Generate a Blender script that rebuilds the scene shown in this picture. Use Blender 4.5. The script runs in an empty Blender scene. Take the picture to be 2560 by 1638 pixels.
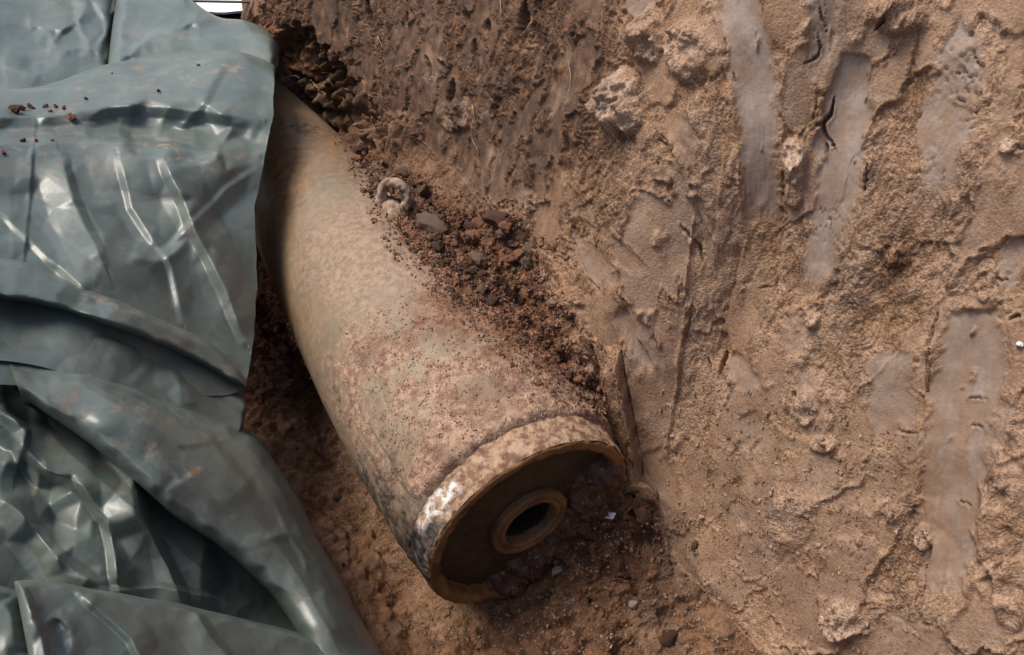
import bpy, math, random
import numpy as np
from mathutils import Vector

scene = bpy.context.scene
R = math.radians
rng = np.random.default_rng(11)
random.seed(5)

# ------------------------------------------------------------------ camera, sky, sun, exposure
F, CX, CY = 1930.0, 1280.0, 819.0          # focal length and centre in photograph pixels
PITCH, CAMZ = R(42.0), 1.41
cam_d = bpy.data.cameras.new('camera')
cam_d.sensor_width = 36.0
cam_d.lens = F / 2560.0 * 36.0
cam_d.clip_start = 0.02
cam_d.clip_end = 600.0
cam = bpy.data.objects.new('camera', cam_d)
scene.collection.objects.link(cam)
cam.location = (0, 0, CAMZ)
cam.rotation_euler = (math.pi / 2 - PITCH, 0, 0)
scene.camera = cam

SUN_EL, SUN_AZ = R(62.0), R(-78.0)          # azimuth from +Y towards +X: light comes from the left, a little from beyond
world = bpy.data.worlds.new('World')
scene.world = world
world.use_nodes = True
wn = world.node_tree
for n in list(wn.nodes):
    wn.nodes.remove(n)
sky = wn.nodes.new('ShaderNodeTexSky')
sky.sky_type = 'NISHITA'
sky.sun_disc = False
sky.sun_elevation = SUN_EL
sky.sun_rotation = SUN_AZ
sky.air_density = 1.0
sky.dust_density = 3.0
sky.ozone_density = 0.6
bg = wn.nodes.new('ShaderNodeBackground')
bg.inputs['Strength'].default_value = 0.065
wo = wn.nodes.new('ShaderNodeOutputWorld')
wn.links.new(sky.outputs[0], bg.inputs[0])
wn.links.new(bg.outputs[0], wo.inputs[0])

sun_d = bpy.data.lights.new('sun', 'SUN')
sun_d.energy = 1.5
sun_d.angle = R(28.0)
sun_d.color = (1.0, 0.91, 0.80)
sun = bpy.data.objects.new('sun', sun_d)
scene.collection.objects.link(sun)
sd = Vector((math.sin(SUN_AZ) * math.cos(SUN_EL), math.cos(SUN_AZ) * math.cos(SUN_EL), math.sin(SUN_EL)))
sun.rotation_euler = sd.to_track_quat('Z', 'Y').to_euler()

vs = scene.view_settings
vs.view_transform = 'Standard'
vs.look = 'None'
vs.exposure = 1.38
vs.gamma = 1.0

# ------------------------------------------------------------------ pixel <-> world helpers
CO, SI = math.cos(PITCH), math.sin(PITCH)


def rays(px, py):
    x = (np.asarray(px, float) - CX) / F
    y = (np.asarray(py, float) - CY) / F
    return np.stack([x, CO - y * SI, -SI - y * CO], -1)


def project(P):
    x, y, z = P[..., 0], P[..., 1], P[..., 2] - CAMZ
    d = y * CO - z * SI
    v = -y * SI - z * CO
    d2 = np.where(d > 0.05, d, 0.05)
    px = np.where(d > 0.05, CX + F * x / d2, -9999.0)
    py = np.where(d > 0.05, CY + F * v / d2, -9999.0)
    return px, py, d


CAMP = np.array([0, 0, CAMZ])
# the bomb's frame: BC centre of the base, BA axis towards the nose, BN to its right
BC = np.array([0.038, 0.778, 0.233])
BA = np.array([-0.489, 0.872, 0.0]); BA /= np.linalg.norm(BA)
BN = np.array([BA[1], -BA[0], 0.0])
UP = np.array([0, 0, 1.0])


def lu(L, u, z):
    L, u, z = np.broadcast_arrays(np.asarray(L, float), np.asarray(u, float), np.asarray(z, float))
    P = BC[None] * np.array([1, 1, 0]) + L.reshape(-1, 1) * BA + u.reshape(-1, 1) * BN
    P = P + z.reshape(-1, 1) * UP
    return P.reshape(L.shape + (3,))


# ------------------------------------------------------------------ noise
def _hash(ix, iy, iz, seed):
    h = (ix.astype(np.uint32) * np.uint32(374761393) + iy.astype(np.uint32) * np.uint32(668265263)
         + iz.astype(np.uint32) * np.uint32(2147483647) + np.uint32((seed * 974634777) & 0xffffffff))
    h = (h ^ (h >> np.uint32(13))) * np.uint32(1274126177)
    h = (h ^ (h >> np.uint32(15))) * np.uint32(2246822519)
    return h ^ (h >> np.uint32(16))


def h01(ix, iy, iz, seed):
    return (_hash(ix, iy, iz, seed) & np.uint32(0xffffff)).astype(np.float32) / np.float32(16777216.0)


def noise(x, y, z=0.0, seed=0):
    """value noise with smooth interpolation, about -1..1"""
    x, y, z = np.broadcast_arrays(np.asarray(x, np.float32), np.asarray(y, np.float32), np.asarray(z, np.float32))
    fx, fy, fz = np.floor(x), np.floor(y), np.floor(z)
    ix, iy, iz = fx.astype(np.int64), fy.astype(np.int64), fz.astype(np.int64)
    tx, ty, tz = x - fx, y - fy, z - fz
    sx = tx * tx * tx * (tx * (tx * 6 - 15) + 10)
    sy = ty * ty * ty * (ty * (ty * 6 - 15) + 10)
    sz = tz * tz * tz * (tz * (tz * 6 - 15) + 10)
    out = 0
    for dx in (0, 1):
        for dy in (0, 1):
            for dz in (0, 1):
                hh = _hash(ix + dx, iy + dy, iz + dz, seed)
                gx = (hh & np.uint32(1023)).astype(np.float32) / 511.5 - 1
                gy = ((hh >> np.uint32(10)) & np.uint32(1023)).astype(np.float32) / 511.5 - 1
                gz = ((hh >> np.uint32(20)) & np.uint32(1023)).astype(np.float32) / 511.5 - 1
                w = (sx if dx else 1 - sx) * (sy if dy else 1 - sy) * (sz if dz else 1 - sz)
                out = out + w * (gx * (tx - dx) + gy * (ty - dy) + gz * (tz - dz))
    return out * 1.5


def fbm(x, y, z=0.0, oct=4, seed=0, gain=0.5, lac=2.03):
    a, s, o = 1.0, 0.0, 0
    for i in range(oct):
        o = o + a * noise(x, y, z, seed + i * 7)
        s += a
        a *= gain
        x, y, z = np.asarray(x) * lac, np.asarray(y) * lac, np.asarray(z) * lac
    return o / s * 1.4


def voro(x, y, seed=0):
    x = np.asarray(x, np.float32); y = np.asarray(y, np.float32)
    ix, iy = np.floor(x).astype(np.int64), np.floor(y).astype(np.int64)
    f1 = np.full(x.shape, 9.0, np.float32); f2 = f1.copy(); idc = np.zeros(x.shape, np.float32)
    zz = np.zeros_like(ix)
    for dx in (-1, 0, 1):
        for dy in (-1, 0, 1):
            cx_, cy_ = ix + dx, iy + dy
            d = np.hypot(cx_ + h01(cx_, cy_, zz, seed) - x, cy_ + h01(cx_, cy_, zz + 1, seed) - y)
            cl = d < f1
            f2 = np.where(cl, f1, np.minimum(f2, d))
            idc = np.where(cl, h01(cx_, cy_, zz + 2, seed), idc)
            f1 = np.where(cl, d, f1)
    return f1, f2, idc


def facets(x, y, seed=0, slope=0.6):
    """crumpled sheet: upper envelope of random tilted cells, so flat facets meet in creases"""
    x = np.asarray(x, np.float32); y = np.asarray(y, np.float32)
    ix, iy = np.floor(x).astype(np.int64), np.floor(y).astype(np.int64)
    zz = np.zeros_like(ix)
    top = np.full(x.shape, -9.0, np.float32)
    for dx in (-1, 0, 1):
        for dy in (-1, 0, 1):
            a, b = ix + dx, iy + dy
            qx = x - (a + h01(a, b, zz, seed)); qy = y - (b + h01(a, b, zz + 1, seed))
            gx = (h01(a, b, zz + 2, seed) - .5) * 2 * slope; gy = (h01(a, b, zz + 3, seed) - .5) * 2 * slope
            hgt = gx * qx + gy * qy - 0.75 * (qx * qx + qy * qy)
            top = np.maximum(top, hgt)
    return top


def tin(x, y, seed=0):
    """random heights on a triangular lattice, joined by flat triangles: -1..1"""
    x = np.asarray(x, np.float64); y = np.asarray(y, np.float64)
    u = x + y * .57735; v = y * 1.1547
    iu, iv = np.floor(u).astype(np.int64), np.floor(v).astype(np.int64)
    fu, fv = u - iu, v - iv
    zz = np.zeros_like(iu)
    up = fu + fv > 1
    a = np.where(up, h01(iu + 1, iv + 1, zz, seed), h01(iu, iv, zz, seed))
    b = h01(iu + 1, iv, zz, seed); c = h01(iu, iv + 1, zz, seed)
    wb = np.where(up, 1 - fv, fu); wc = np.where(up, 1 - fu, fv)
    return (a * (1 - wb - wc) + b * wb + c * wc) * 2 - 1


def sstep(a, b, x):
    t = np.clip((x - a) / (b - a), 0, 1)
    return t * t * (3 - 2 * t)


def polydist(px, py, pts):
    """distance to a polyline, position along it (0..1) and signed side; pts columns beyond x,y are interpolated"""
    pts = np.asarray(pts, float)
    seg = np.hypot(*(pts[1:, :2] - pts[:-1, :2]).T)
    cum = np.concatenate([[0], np.cumsum(seg)])
    best = np.full(px.shape, 1e9); al = np.zeros(px.shape); side = np.zeros(px.shape)
    ext = [np.zeros(px.shape) for _ in range(pts.shape[1] - 2)]
    for i in range(len(seg)):
        ax, ay = pts[i, :2]; bx, by = pts[i + 1, :2]
        dx, dy = bx - ax, by - ay
        t = np.clip(((px - ax) * dx + (py - ay) * dy) / (dx * dx + dy * dy + 1e-9), 0, 1)
        d = np.hypot(px - ax - t * dx, py - ay - t * dy)
        m = d < best
        best = np.where(m, d, best)
        al = np.where(m, (cum[i] + t * seg[i]) / cum[-1], al)
        side = np.where(m, np.sign(dx * (py - ay) - dy * (px - ax)), side)
        for k in range(len(ext)):
            ext[k] = np.where(m, pts[i, 2 + k] + t * (pts[i + 1, 2 + k] - pts[i, 2 + k]), ext[k])
    return best, al, side, ext


def inpoly(px, py, poly):
    c = np.zeros(px.shape, bool)
    n = len(poly)
    for i in range(n):
        x1, y1 = poly[i]; x2, y2 = poly[(i + 1) % n]
        if y1 == y2:
            continue
        m = (y1 > py) != (y2 > py)
        c ^= m & (px < (x2 - x1) * (py - y1) / (y2 - y1) + x1)
    return c


def softpoly(px, py, poly, w):
    d = polydist(px, py, list(poly) + [poly[0]])[0]
    s = np.where(inpoly(px, py, poly), d, -d)
    return sstep(-w, w, s)


def spline(pts, n, closed=False):
    P = np.asarray(pts, float)
    m = len(P)
    out = []
    segs = m if closed else m - 1
    per = max(2, n // segs)
    for i in range(segs):
        if closed:
            p0, p1, p2, p3 = P[(i - 1) % m], P[i], P[(i + 1) % m], P[(i + 2) % m]
        else:
            p0, p1, p2, p3 = P[max(i - 1, 0)], P[i], P[i + 1], P[min(i + 2, m - 1)]
        t = np.linspace(0, 1, per, endpoint=False)[:, None]
        out.append(.5 * ((2 * p1) + (-p0 + p2) * t + (2 * p0 - 5 * p1 + 4 * p2 - p3) * t ** 2 + (-p0 + 3 * p1 - 3 * p2 + p3) * t ** 3))
    if not closed:
        out.append(P[-1][None])
    return np.concatenate(out)


# ------------------------------------------------------------------ mesh and object helpers
def raw_mesh(name, V, quads=None, tris=None, attrs=None, smooth=True):
    me = bpy.data.meshes.new(name)
    V = np.asarray(V, np.float32).reshape(-1, 3)
    me.vertices.add(len(V))
    me.vertices.foreach_set('co', V.ravel())
    nq = 0 if quads is None else len(quads)
    nt = 0 if tris is None else len(tris)
    idx = []
    if nq: idx.append(np.asarray(quads, np.int32).ravel())
    if nt: idx.append(np.asarray(tris, np.int32).ravel())
    idx = np.concatenate(idx)
    me.loops.add(len(idx))
    me.loops.foreach_set('vertex_index', idx)
    me.polygons.add(nq + nt)
    st = np.concatenate([np.arange(nq) * 4, nq * 4 + np.arange(nt) * 3]).astype(np.int32)
    me.polygons.foreach_set('loop_start', st)
    me.polygons.foreach_set('use_smooth', np.full(nq + nt, smooth, bool))
    me.update(calc_edges=True)
    for k, a in (attrs or {}).items():
        at = me.attributes.new(k, 'FLOAT', 'POINT')
        at.data.foreach_set('value', np.asarray(a, np.float32).ravel())
    me.validate()
    return me


def grid_quads(nr, nc, closed=False, off=0):
    i = np.arange(nr - 1)[:, None]
    j = np.arange(nc if closed else nc - 1)[None]
    j2 = (j + 1) % nc
    q = np.stack([i * nc + j, i * nc + j2, (i + 1) * nc + j2, (i + 1) * nc + j], -1)
    return q.reshape(-1, 4) + off


def grid_normals(P, closed=False):
    if closed:
        du = np.roll(P, -1, 1) - np.roll(P, 1, 1)
    else:
        du = np.gradient(P, axis=1)
    dv = np.gradient(P, axis=0)
    n = np.cross(du, dv)
    return n / (np.linalg.norm(n, axis=-1, keepdims=True) + 1e-12)


def link(name, me, mat=None, parent=None, label=None, cat=None, group=None, kind=None):
    o = bpy.data.objects.new(name, me)
    scene.collection.objects.link(o)
    if mat is not None and me is not None and len(me.materials) == 0:
        me.materials.append(mat)
    if parent is not None:
        o.parent = parent
    if label: o['label'] = label
    if cat: o['category'] = cat
    if group: o['group'] = group
    if kind: o['kind'] = kind
    return o


# ------------------------------------------------------------------ material helpers
class NT:
    def __init__(self, name):
        self.m = bpy.data.materials.new(name)
        self.m.use_nodes = True
        self.t = self.m.node_tree
        self.b = self.t.nodes['Principled BSDF']
        self.out = self.t.nodes['Material Output']
        self.tc = self.t.nodes.new('ShaderNodeTexCoord')

    def n(self, ty, **kw):
        nd = self.t.nodes.new(ty)
        for k, v in kw.items():
            setattr(nd, k, v)
        return nd

    def l(self, a, b):
        self.t.links.new(a, b)

    def put(self, sock, v):
        if hasattr(v, 'is_output'):
            self.l(v, sock)
        else:
            if isinstance(v, tuple) and len(v) == 3 and sock.type == 'RGBA':
                v = v + (1,)
            sock.default_value = v

    def noise(self, scale, detail=4, rough=0.55, dist=0.0, vec=None):
        nd = self.n('ShaderNodeTexNoise')
        nd.inputs['Scale'].default_value = scale
        nd.inputs['Detail'].default_value = detail
        nd.inputs['Roughness'].default_value = rough
        nd.inputs['Distortion'].default_value = dist
        self.l(vec if vec is not None else self.tc.outputs['Object'], nd.inputs['Vector'])
        return nd.outputs['Fac']

    def vor(self, scale, feature='F1', vec=None, out='Distance'):
        nd = self.n('ShaderNodeTexVoronoi', feature=feature)
        nd.inputs['Scale'].default_value = scale
        self.l(vec if vec is not None else self.tc.outputs['Object'], nd.inputs['Vector'])
        return nd.outputs[out]

    def scaled(self, s, src=None):
        nd = self.n('ShaderNodeMapping')
        nd.inputs['Scale'].default_value = s
        self.l(src if src is not None else self.tc.outputs['Object'], nd.inputs['Vector'])
        return nd.outputs[0]

    def ramp(self, fac, a, b):
        nd = self.n('ShaderNodeMapRange', interpolation_type='SMOOTHSTEP')
        nd.inputs['From Min'].default_value = a
        nd.inputs['From Max'].default_value = b
        self.l(fac, nd.inputs['Value'])
        return nd.outputs[0]

    def math(self, op, a, b=None):
        nd = self.n('ShaderNodeMath', operation=op)
        self.put(nd.inputs[0], a)
        if b is not None:
            self.put(nd.inputs[1], b)
        return nd.outputs[0]

    def mix(self, fac, a, b):
        nd = self.n('ShaderNodeMix', data_type='RGBA')
        self.put(nd.inputs[0], fac)
        self.put(nd.inputs[6], a)
        self.put(nd.inputs[7], b)
        return nd.outputs[2]

    def attr(self, name):
        nd = self.n('ShaderNodeAttribute', attribute_name=name)
        return nd.outputs['Fac']

    def bump(self, height, strength, dist, normal=None):
        nd = self.n('ShaderNodeBump')
        self.put(nd.inputs['Strength'], strength)
        nd.inputs['Distance'].default_value = dist
        self.l(height, nd.inputs['Height'])
        if normal is not None:
            self.l(normal, nd.inputs['Normal'])
        return nd.outputs[0]

    def done(self, color, rough, normal=None, spec=0.3):
        self.put(self.b.inputs['Base Color'], color)
        self.put(self.b.inputs['Roughness'], rough)
        self.b.inputs['Specular IOR Level'].default_value = spec
        if normal is not None:
            self.l(normal, self.b.inputs['Normal'])
        return self.m


def mat_soil():
    k = NT('clay_soil')
    sm, rub, pale, red, dark, grey = [k.attr(a) for a in ('smear', 'rubble', 'pale', 'red', 'dark', 'grey')]
    n1 = k.noise(5, 6, .62, .4)
    n2 = k.noise(34, 6, .68)
    n3 = k.noise(230, 3, .7)
    c = k.mix(k.ramp(n1, .35, .65), (.100, .048, .025), (.255, .146, .084))
    c = k.mix(k.math('MULTIPLY', k.ramp(n2, .48, .66), .75), c, (.39, .242, .150))
    c = k.mix(k.math('MULTIPLY', k.ramp(n2, .46, .33), .7), c, (.052, .026, .015))
    c = k.mix(k.math('MULTIPLY', k.ramp(n3, .42, .64), .45), c, (.40, .27, .18))
    c = k.mix(k.math('MULTIPLY', k.ramp(n3, .47, .34), .55), c, (.05, .028, .018))
    c = k.mix(pale, c, k.mix(k.ramp(n3, .35, .6), (.26, .166, .112), (.51, .38, .29)))
    c = k.mix(red, c, k.mix(k.ramp(n2, .36, .64), (.085, .032, .013), (.215, .088, .036)))
    c = k.mix(rub, c, k.mix(k.ramp(k.noise(60, 4, .6), .42, .6), (.055, .029, .02), (.22, .092, .048)))
    # smeared clay left by the spade: grey mauve with brown streaks
    gcol = k.mix(k.ramp(k.noise(22, 4, .6), .35, .68), (.21, .152, .118), (.31, .262, .230))
    c2 = k.mix(grey, k.mix(k.ramp(n2, .3, .7), (.20, .12, .075), (.285, .185, .12)), gcol)
    c = k.mix(sm, c, c2)
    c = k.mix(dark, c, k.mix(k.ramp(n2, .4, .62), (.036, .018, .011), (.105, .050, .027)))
    # mineral flecks
    fl = k.math('MULTIPLY', k.ramp(k.vor(300), .22, .10), k.ramp(k.noise(22, 3, .6), .47, .60))
    fl = k.math('MULTIPLY', fl, k.math('SUBTRACT', 1.0, k.math('MULTIPLY', sm, .8)))
    c = k.mix(k.math('MULTIPLY', fl, .85), c, (.62, .52, .43))
    hol = k.math('MULTIPLY', k.math('MULTIPLY', k.ramp(k.vor(170), .20, .08), k.ramp(k.noise(15, 3, .6), .50, .62)), k.math('SUBTRACT', 1.0, sm))
    c = k.mix(k.math('MULTIPLY', hol, .8), c, (.035, .02, .013))
    hs = k.n('ShaderNodeHueSaturation')
    hs.inputs['Saturation'].default_value = 1.05
    k.l(c, hs.inputs['Color'])
    c = hs.outputs[0]
    rough_amt = k.math('SUBTRACT', 1.0, k.math('MULTIPLY', sm, .88))
    h = k.math('ADD', k.math('MULTIPLY', k.noise(170, 4, .7), 1.0), k.math('MULTIPLY', k.vor(260), -.5))
    nb = k.bump(h, k.math('MULTIPLY', rough_amt, .62), .006)
    ro = k.math('SUBTRACT', .92, k.math('MULTIPLY', sm, .30))
    ro = k.math('SUBTRACT', ro, k.math('MULTIPLY', k.ramp(n3, .6, .75), .25))
    return k.done(c, ro, nb, .35)


def mat_clod(name, a, b, sc=60, vary=True):
    k = NT(name)
    oi = k.n('ShaderNodeObjectInfo')
    n = k.noise(sc, 5, .65)
    c = k.mix(k.ramp(n, .35, .65), a, b)
    if vary:
        c = k.mix(k.math('MULTIPLY', oi.outputs['Random'], .5), c, tuple(x * .5 for x in a))
    nb = k.bump(k.noise(200, 4, .7), .7, .005)
    return k.done(c, .9, nb, .3)


def mat_tarp():
    k = NT('tarp_plastic')
    dirt, wet = k.attr('dirt'), k.attr('wet')
    n1 = k.noise(5, 4, .55)
    c = k.mix(k.ramp(n1, .3, .7), (.082, .106, .096), (.116, .145, .130))
    film = k.math('MULTIPLY', k.ramp(k.noise(10, 8, .72, .8), .42, .74), .42)
    c = k.mix(film, c, (.19, .198, .172))
    sp = k.math('MULTIPLY', k.ramp(k.noise(30, 7, .75, .6), .50, .66), k.math('MULTIPLY', dirt, .8))
    c = k.mix(sp, c, (.30, .205, .14))
    sp2 = k.math('MULTIPLY', k.ramp(k.noise(34, 6, .7, .6), .56, .66), wet)
    c = k.mix(sp2, c, (.17, .075, .035))
    tiny = k.math('MULTIPLY', k.ramp(k.vor(95), .10, .05), k.ramp(k.noise(9, 2, .5), .52, .64))
    c = k.mix(tiny, c, (.09, .055, .035))
    h = k.math('ADD', k.noise(28, 5, .6, 1.0), k.math('MULTIPLY', k.noise(120, 3, .6), .12))
    rid = k.math('ABSOLUTE', k.math('SUBTRACT', k.noise(8, 2, .4, 1.2), .5))
    rid2 = k.math('ABSOLUTE', k.math('SUBTRACT', k.noise(24, 3, .5, .5), .5))
    h = k.math('ADD', k.math('MULTIPLY', h, .35), k.math('ADD', k.math('MULTIPLY', rid, -1.4), k.math('MULTIPLY', rid2, -.6)))
    nb = k.bump(h, .09, .02)
    ro = k.math('ADD', .36, k.math('MULTIPLY', k.math('ADD', sp, film), .38))
    k.b.inputs['Coat Weight'].default_value = 0.0
    return k.done(c, ro, nb, .55)


def mat_bomb():
    k = NT('bomb_paint')
    dust, grime, rust, crust, fresh = [k.attr(a) for a in ('dust', 'grime', 'rust', 'crust', 'red')]
    n1 = k.noise(6, 4, .6)
    streak = k.noise(9, 5, .65, .6, k.scaled((1.5, 1.5, 1.5)))
    c = k.mix(k.ramp(n1, .3, .7), (.145, .126, .086), (.205, .182, .130))
    c = k.mix(k.math('MULTIPLY', k.ramp(streak, .48, .68), .55), c, (.235, .175, .112))
    # fine film of dry soil everywhere, then the dust, rust freckles and dark stains
    film = k.math('MULTIPLY', k.ramp(k.noise(55, 5, .7), .44, .62), .5)
    c = k.mix(k.math('MULTIPLY', k.ramp(k.noise(9, 6, .72, .6), .42, .64), .55), c, (.205, .125, .072))
    c = k.mix(film, c, (.27, .172, .105))
    pit = k.math('MULTIPLY', k.ramp(k.vor(140), .13, .06), k.ramp(k.noise(17, 3, .6), .48, .62))
    c = k.mix(k.math('MULTIPLY', pit, .85), c, (.085, .04, .02))
    fr = k.math('MULTIPLY', k.ramp(k.noise(85, 4, .65), .56, .66), k.ramp(k.noise(8, 3, .6), .46, .62))
    c = k.mix(k.math('MULTIPLY', fr, .8), c, (.17, .065, .03))
    c = k.mix(rust, c, k.mix(k.ramp(k.noise(45, 4, .6), .4, .62), (.15, .075, .03), (.27, .135, .05)))
    dc = k.mix(k.ramp(k.noise(70, 5, .7), .36, .64), (.205, .112, .074), (.45, .305, .215))
    dc = k.mix(k.math('MULTIPLY', k.ramp(k.noise(7, 7, .7, .6), .50, .66), .62), dc, (.135, .072, .048))
    c = k.mix(dust, c, dc)
    c = k.mix(crust, c, k.mix(k.ramp(k.noise(60, 4, .6), .42, .6), (.05, .028, .021), (.20, .09, .052)))
    c = k.mix(fresh, c, k.mix(k.ramp(k.noise(80, 5, .7), .38, .62), (.10, .046, .026), (.25, .125, .07)))
    c = k.mix(grime, c, k.mix(k.ramp(k.noise(90, 4, .6), .4, .62), (.028, .022, .02), (.085, .058, .045)))
    k2 = k.math('MAXIMUM', dust, crust)
    hb = k.math('ADD', k.noise(210, 4, .7), k.math('MULTIPLY', k.vor(330), -.4))
    nb = k.bump(hb, k.math('ADD', .06, k.math('MULTIPLY', k2, .75)), .005)
    ro = k.math('ADD', .40, k.math('MULTIPLY', k2, .5))
    ro = k.math('ADD', ro, k.math('MULTIPLY', film, .4))
    return k.done(c, ro, nb, .4)


def mat_rust(name, a, b, dk, rough=.7):
    k = NT(name)
    n = k.noise(28, 5, .65)
    c = k.mix(k.ramp(n, .35, .66), a, b)
    c = k.mix(k.math('MULTIPLY', k.ramp(k.noise(14, 4, .6), .5, .62), .85), c, dk)
    nb = k.bump(k.noise(130, 5, .7), .55, .005)
    return k.done(c, rough, nb, .35)


def mat_collar():
    k = NT('collar_crust')
    white, tar = k.attr('white'), k.attr('tar')
    c = k.mix(k.ramp(k.noise(60, 5, .65), .38, .62), (.16, .088, .055), (.42, .28, .185))
    c = k.mix(tar, c, k.mix(k.ramp(k.noise(40, 4, .6), .4, .65), (.018, .016, .016), (.07, .062, .058)))
    c = k.mix(k.math('MULTIPLY', white, k.ramp(k.noise(75, 5, .7), .36, .56)), c, (.74, .73, .70))
    nb = k.bump(k.math('ADD', k.noise(170, 4, .7), k.math('MULTIPLY', k.vor(75, 'DISTANCE_TO_EDGE'), .6)), .8, .005)
    ro = k.math('SUBTRACT', .9, k.math('MULTIPLY', tar, .4))
    return k.done(c, ro, nb, .35)


def mat_plain(name, col, rough=.8, bumpsc=90, var=.25):
    k = NT(name)
    n = k.noise(bumpsc * .4, 5, .65)
    c = k.mix(k.ramp(n, .3, .7), tuple(x * (1 - var) for x in col), tuple(min(1, x * (1 + var)) for x in col))
    nb = k.bump(k.noise(bumpsc, 4, .65), .4, .006)
    return k.done(c, rough, nb, .3)


M_SOIL = mat_soil()
M_TARP = mat_tarp()
M_BOMB = mat_bomb()
M_COLLAR = mat_collar()
M_RIM = mat_rust('rusty_rim', (.12, .058, .024), (.23, .118, .045), (.055, .026, .013))
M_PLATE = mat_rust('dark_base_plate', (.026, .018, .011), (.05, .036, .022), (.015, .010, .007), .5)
M_RING = mat_rust('rusty_ring', (.13, .07, .032), (.20, .115, .055), (.07, .035, .017))
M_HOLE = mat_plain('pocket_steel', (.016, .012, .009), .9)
M_LUG = mat_plain('crusted_lug', (.27, .195, .138), .85, 120, .5)

# ------------------------------------------------------------------ the pit: floor, walls and rim swept along a closed foot line
foot = spline([(-1.15, .34), (-.6, .300), (-.2, .270), (.05, .245), (.6, .262), (1.2, .27), (1.62, .2), (1.93, .02), (2.06, -.22),
               (1.98, -.42), (1.55, -.52), (.7, -.5), (-.2, -.47), (-.8, -.5), (-1.25, -.42), (-1.42, -.1), (-1.36, .2)], 3000, True)
fl_ = np.vstack([foot, foot[:1]])
acc = np.concatenate([[0], np.cumsum(np.hypot(*np.diff(fl_, axis=0).T))])
TOT = acc[-1]


def foot_at(s):
    s = np.mod(s, TOT)
    return np.interp(s, acc, fl_[:, 0]), np.interp(s, acc, fl_[:, 1])


# columns: dense where the camera looks, coarse behind it and under the tarp
i_a = int(np.argmin(np.abs(foot[:, 0] + .62) + 5 * (foot[:, 1] < 0)))
i_b = int(np.argmin(np.hypot(foot[:, 0] - 2.06, foot[:, 1] + .30)))
sA, sB = acc[i_a], acc[i_b]
cols = [sA]
while cols[-1] < sB:
    L_, u_ = foot_at(cols[-1])
    p = lu(L_, u_, .5)
    d = np.linalg.norm(p - CAMP)
    cols.append(cols[-1] + max(.0016, d * .00155))
fine = len(cols)
nco = 240
cols = np.concatenate([cols, np.linspace(cols[-1], sA + TOT, nco)[1:-1]])
NC = len(cols)
Lc, uc = foot_at(cols)
e = .01
La, ua = foot_at(cols + e); Lb, ub = foot_at(cols - e)
tl, tu = La - Lb, ua - ub
tn = np.hypot(tl, tu); tl /= tn; tu /= tn
# smooth the outward direction
for _ in range(2):
    tl = (np.roll(tl, 1) + tl + np.roll(tl, -1)) / 3; tu = (np.roll(tu, 1) + tu + np.roll(tu, -1)) / 3
ol, ou = -tu, tl                                     # outward, to the right of travel
isright = sstep(-.15, .12, uc)
# inner reach of the floor, height of the soil bank at the wall's foot, height of the rim, slope
inner = .10 + .58 * sstep(.05, .2, uc) * sstep(-1.2, -.8, Lc) * (1 - sstep(1.45, 1.75, Lc))
zf = .02 + .36 * sstep(-.03, .20, Lc) * sstep(-.1, .15, uc)
zf = np.maximum(zf, .25 * sstep(1.6, 1.9, Lc) * sstep(-.5, -.2, uc))
Hr = np.interp(Lc, [-1.3, -.5, .3, 1., 1.5, 1.95], [1.4, 1.38, 1.34, 1.15, 1.02, .98])
Hl = np.interp(Lc, [-1.3, -.9, -.3, 1.9], [1.25, .8, .46, .42])
Hh = np.where(uc > .15, Hr, 0)
w_r = sstep(-.02, .05, uc) * sstep(-1.3, -1.0, Lc) + 0.0
Hh = Hl * (1 - w_r) + Hr * w_r
near = 1 - sstep(-1.3, -1.0, Lc)
Hh = Hh * (1 - near) + 1.25 * near
alpha = R(74) * isright + R(46) * (1 - isright)
alpha = alpha * (1 - near) + R(82) * near
fil = .07 + .12 * (1 - sstep(-.25, .2, Lc)) * isright          # width of the concave fillet at the foot
nin, nwall, nout = 210, 430, 26
tt = np.concatenate([np.linspace(-1, 0, nin, endpoint=False), np.linspace(0, 1, nwall, endpoint=False), np.linspace(1, 2, nout)])
NR = len(tt)
T = np.where(tt < 0, tt, 0)[:, None] * inner[None]                        # metres inward
Wt = np.clip(tt, 0, 1)[:, None]
wl = (Hh - zf)[None] / np.sin(alpha)[None]
tw = Wt * wl                                                              # metres up the wall
ex = (np.clip(tt - 1, 0, 1) ** 1.3)[:, None] * .55                          # metres outward on the rim
o = T + tw * np.cos(alpha)[None] + ex
z = zf[None] * np.exp(-(T / (.17 - .125 * sstep(1.35, 1.6, Lc))[None]) ** 2) + tw * np.sin(alpha)[None]
# round the foot and the rim
dd = T + tw
fz = fil[None]
q = np.clip(1 - np.abs(dd) / fz, 0, 1)
z = z + q * q * fz * .27 * np.sin(alpha)[None] ** 1
rr = .09
dr = np.where(ex > 0, ex, wl - tw)
qr = np.clip(1 - dr / rr, 0, 1)
z = z - qr * qr * rr * .35
S2 = np.broadcast_to(cols[None], z.shape)
Lp = Lc[None] + ol[None] * o
Upn = uc[None] + ou[None] * o
Pb = lu(Lp, Upn, z)
del La, ua, Lb, ub

# large, slow unevenness first (keeps the hidden parts cheap too)
nrm = grid_normals(Pb, True)
cen = lu(.4, -.2, .9)
flip = np.sign(np.sum(nrm[nin + 100, fine // 3] * (CAMP - Pb[nin + 100, fine // 3])))
nrm = nrm * flip
X, Y, Z = Pb[..., 0], Pb[..., 1], Pb[..., 2]
wallw = sstep(0, .06, tw) + 0 * z
big = fbm(X * 3.1, Y * 3.1, Z * 2.0, 3, 3) * .030 * wallw
Pb = Pb + nrm * big[..., None]
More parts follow.
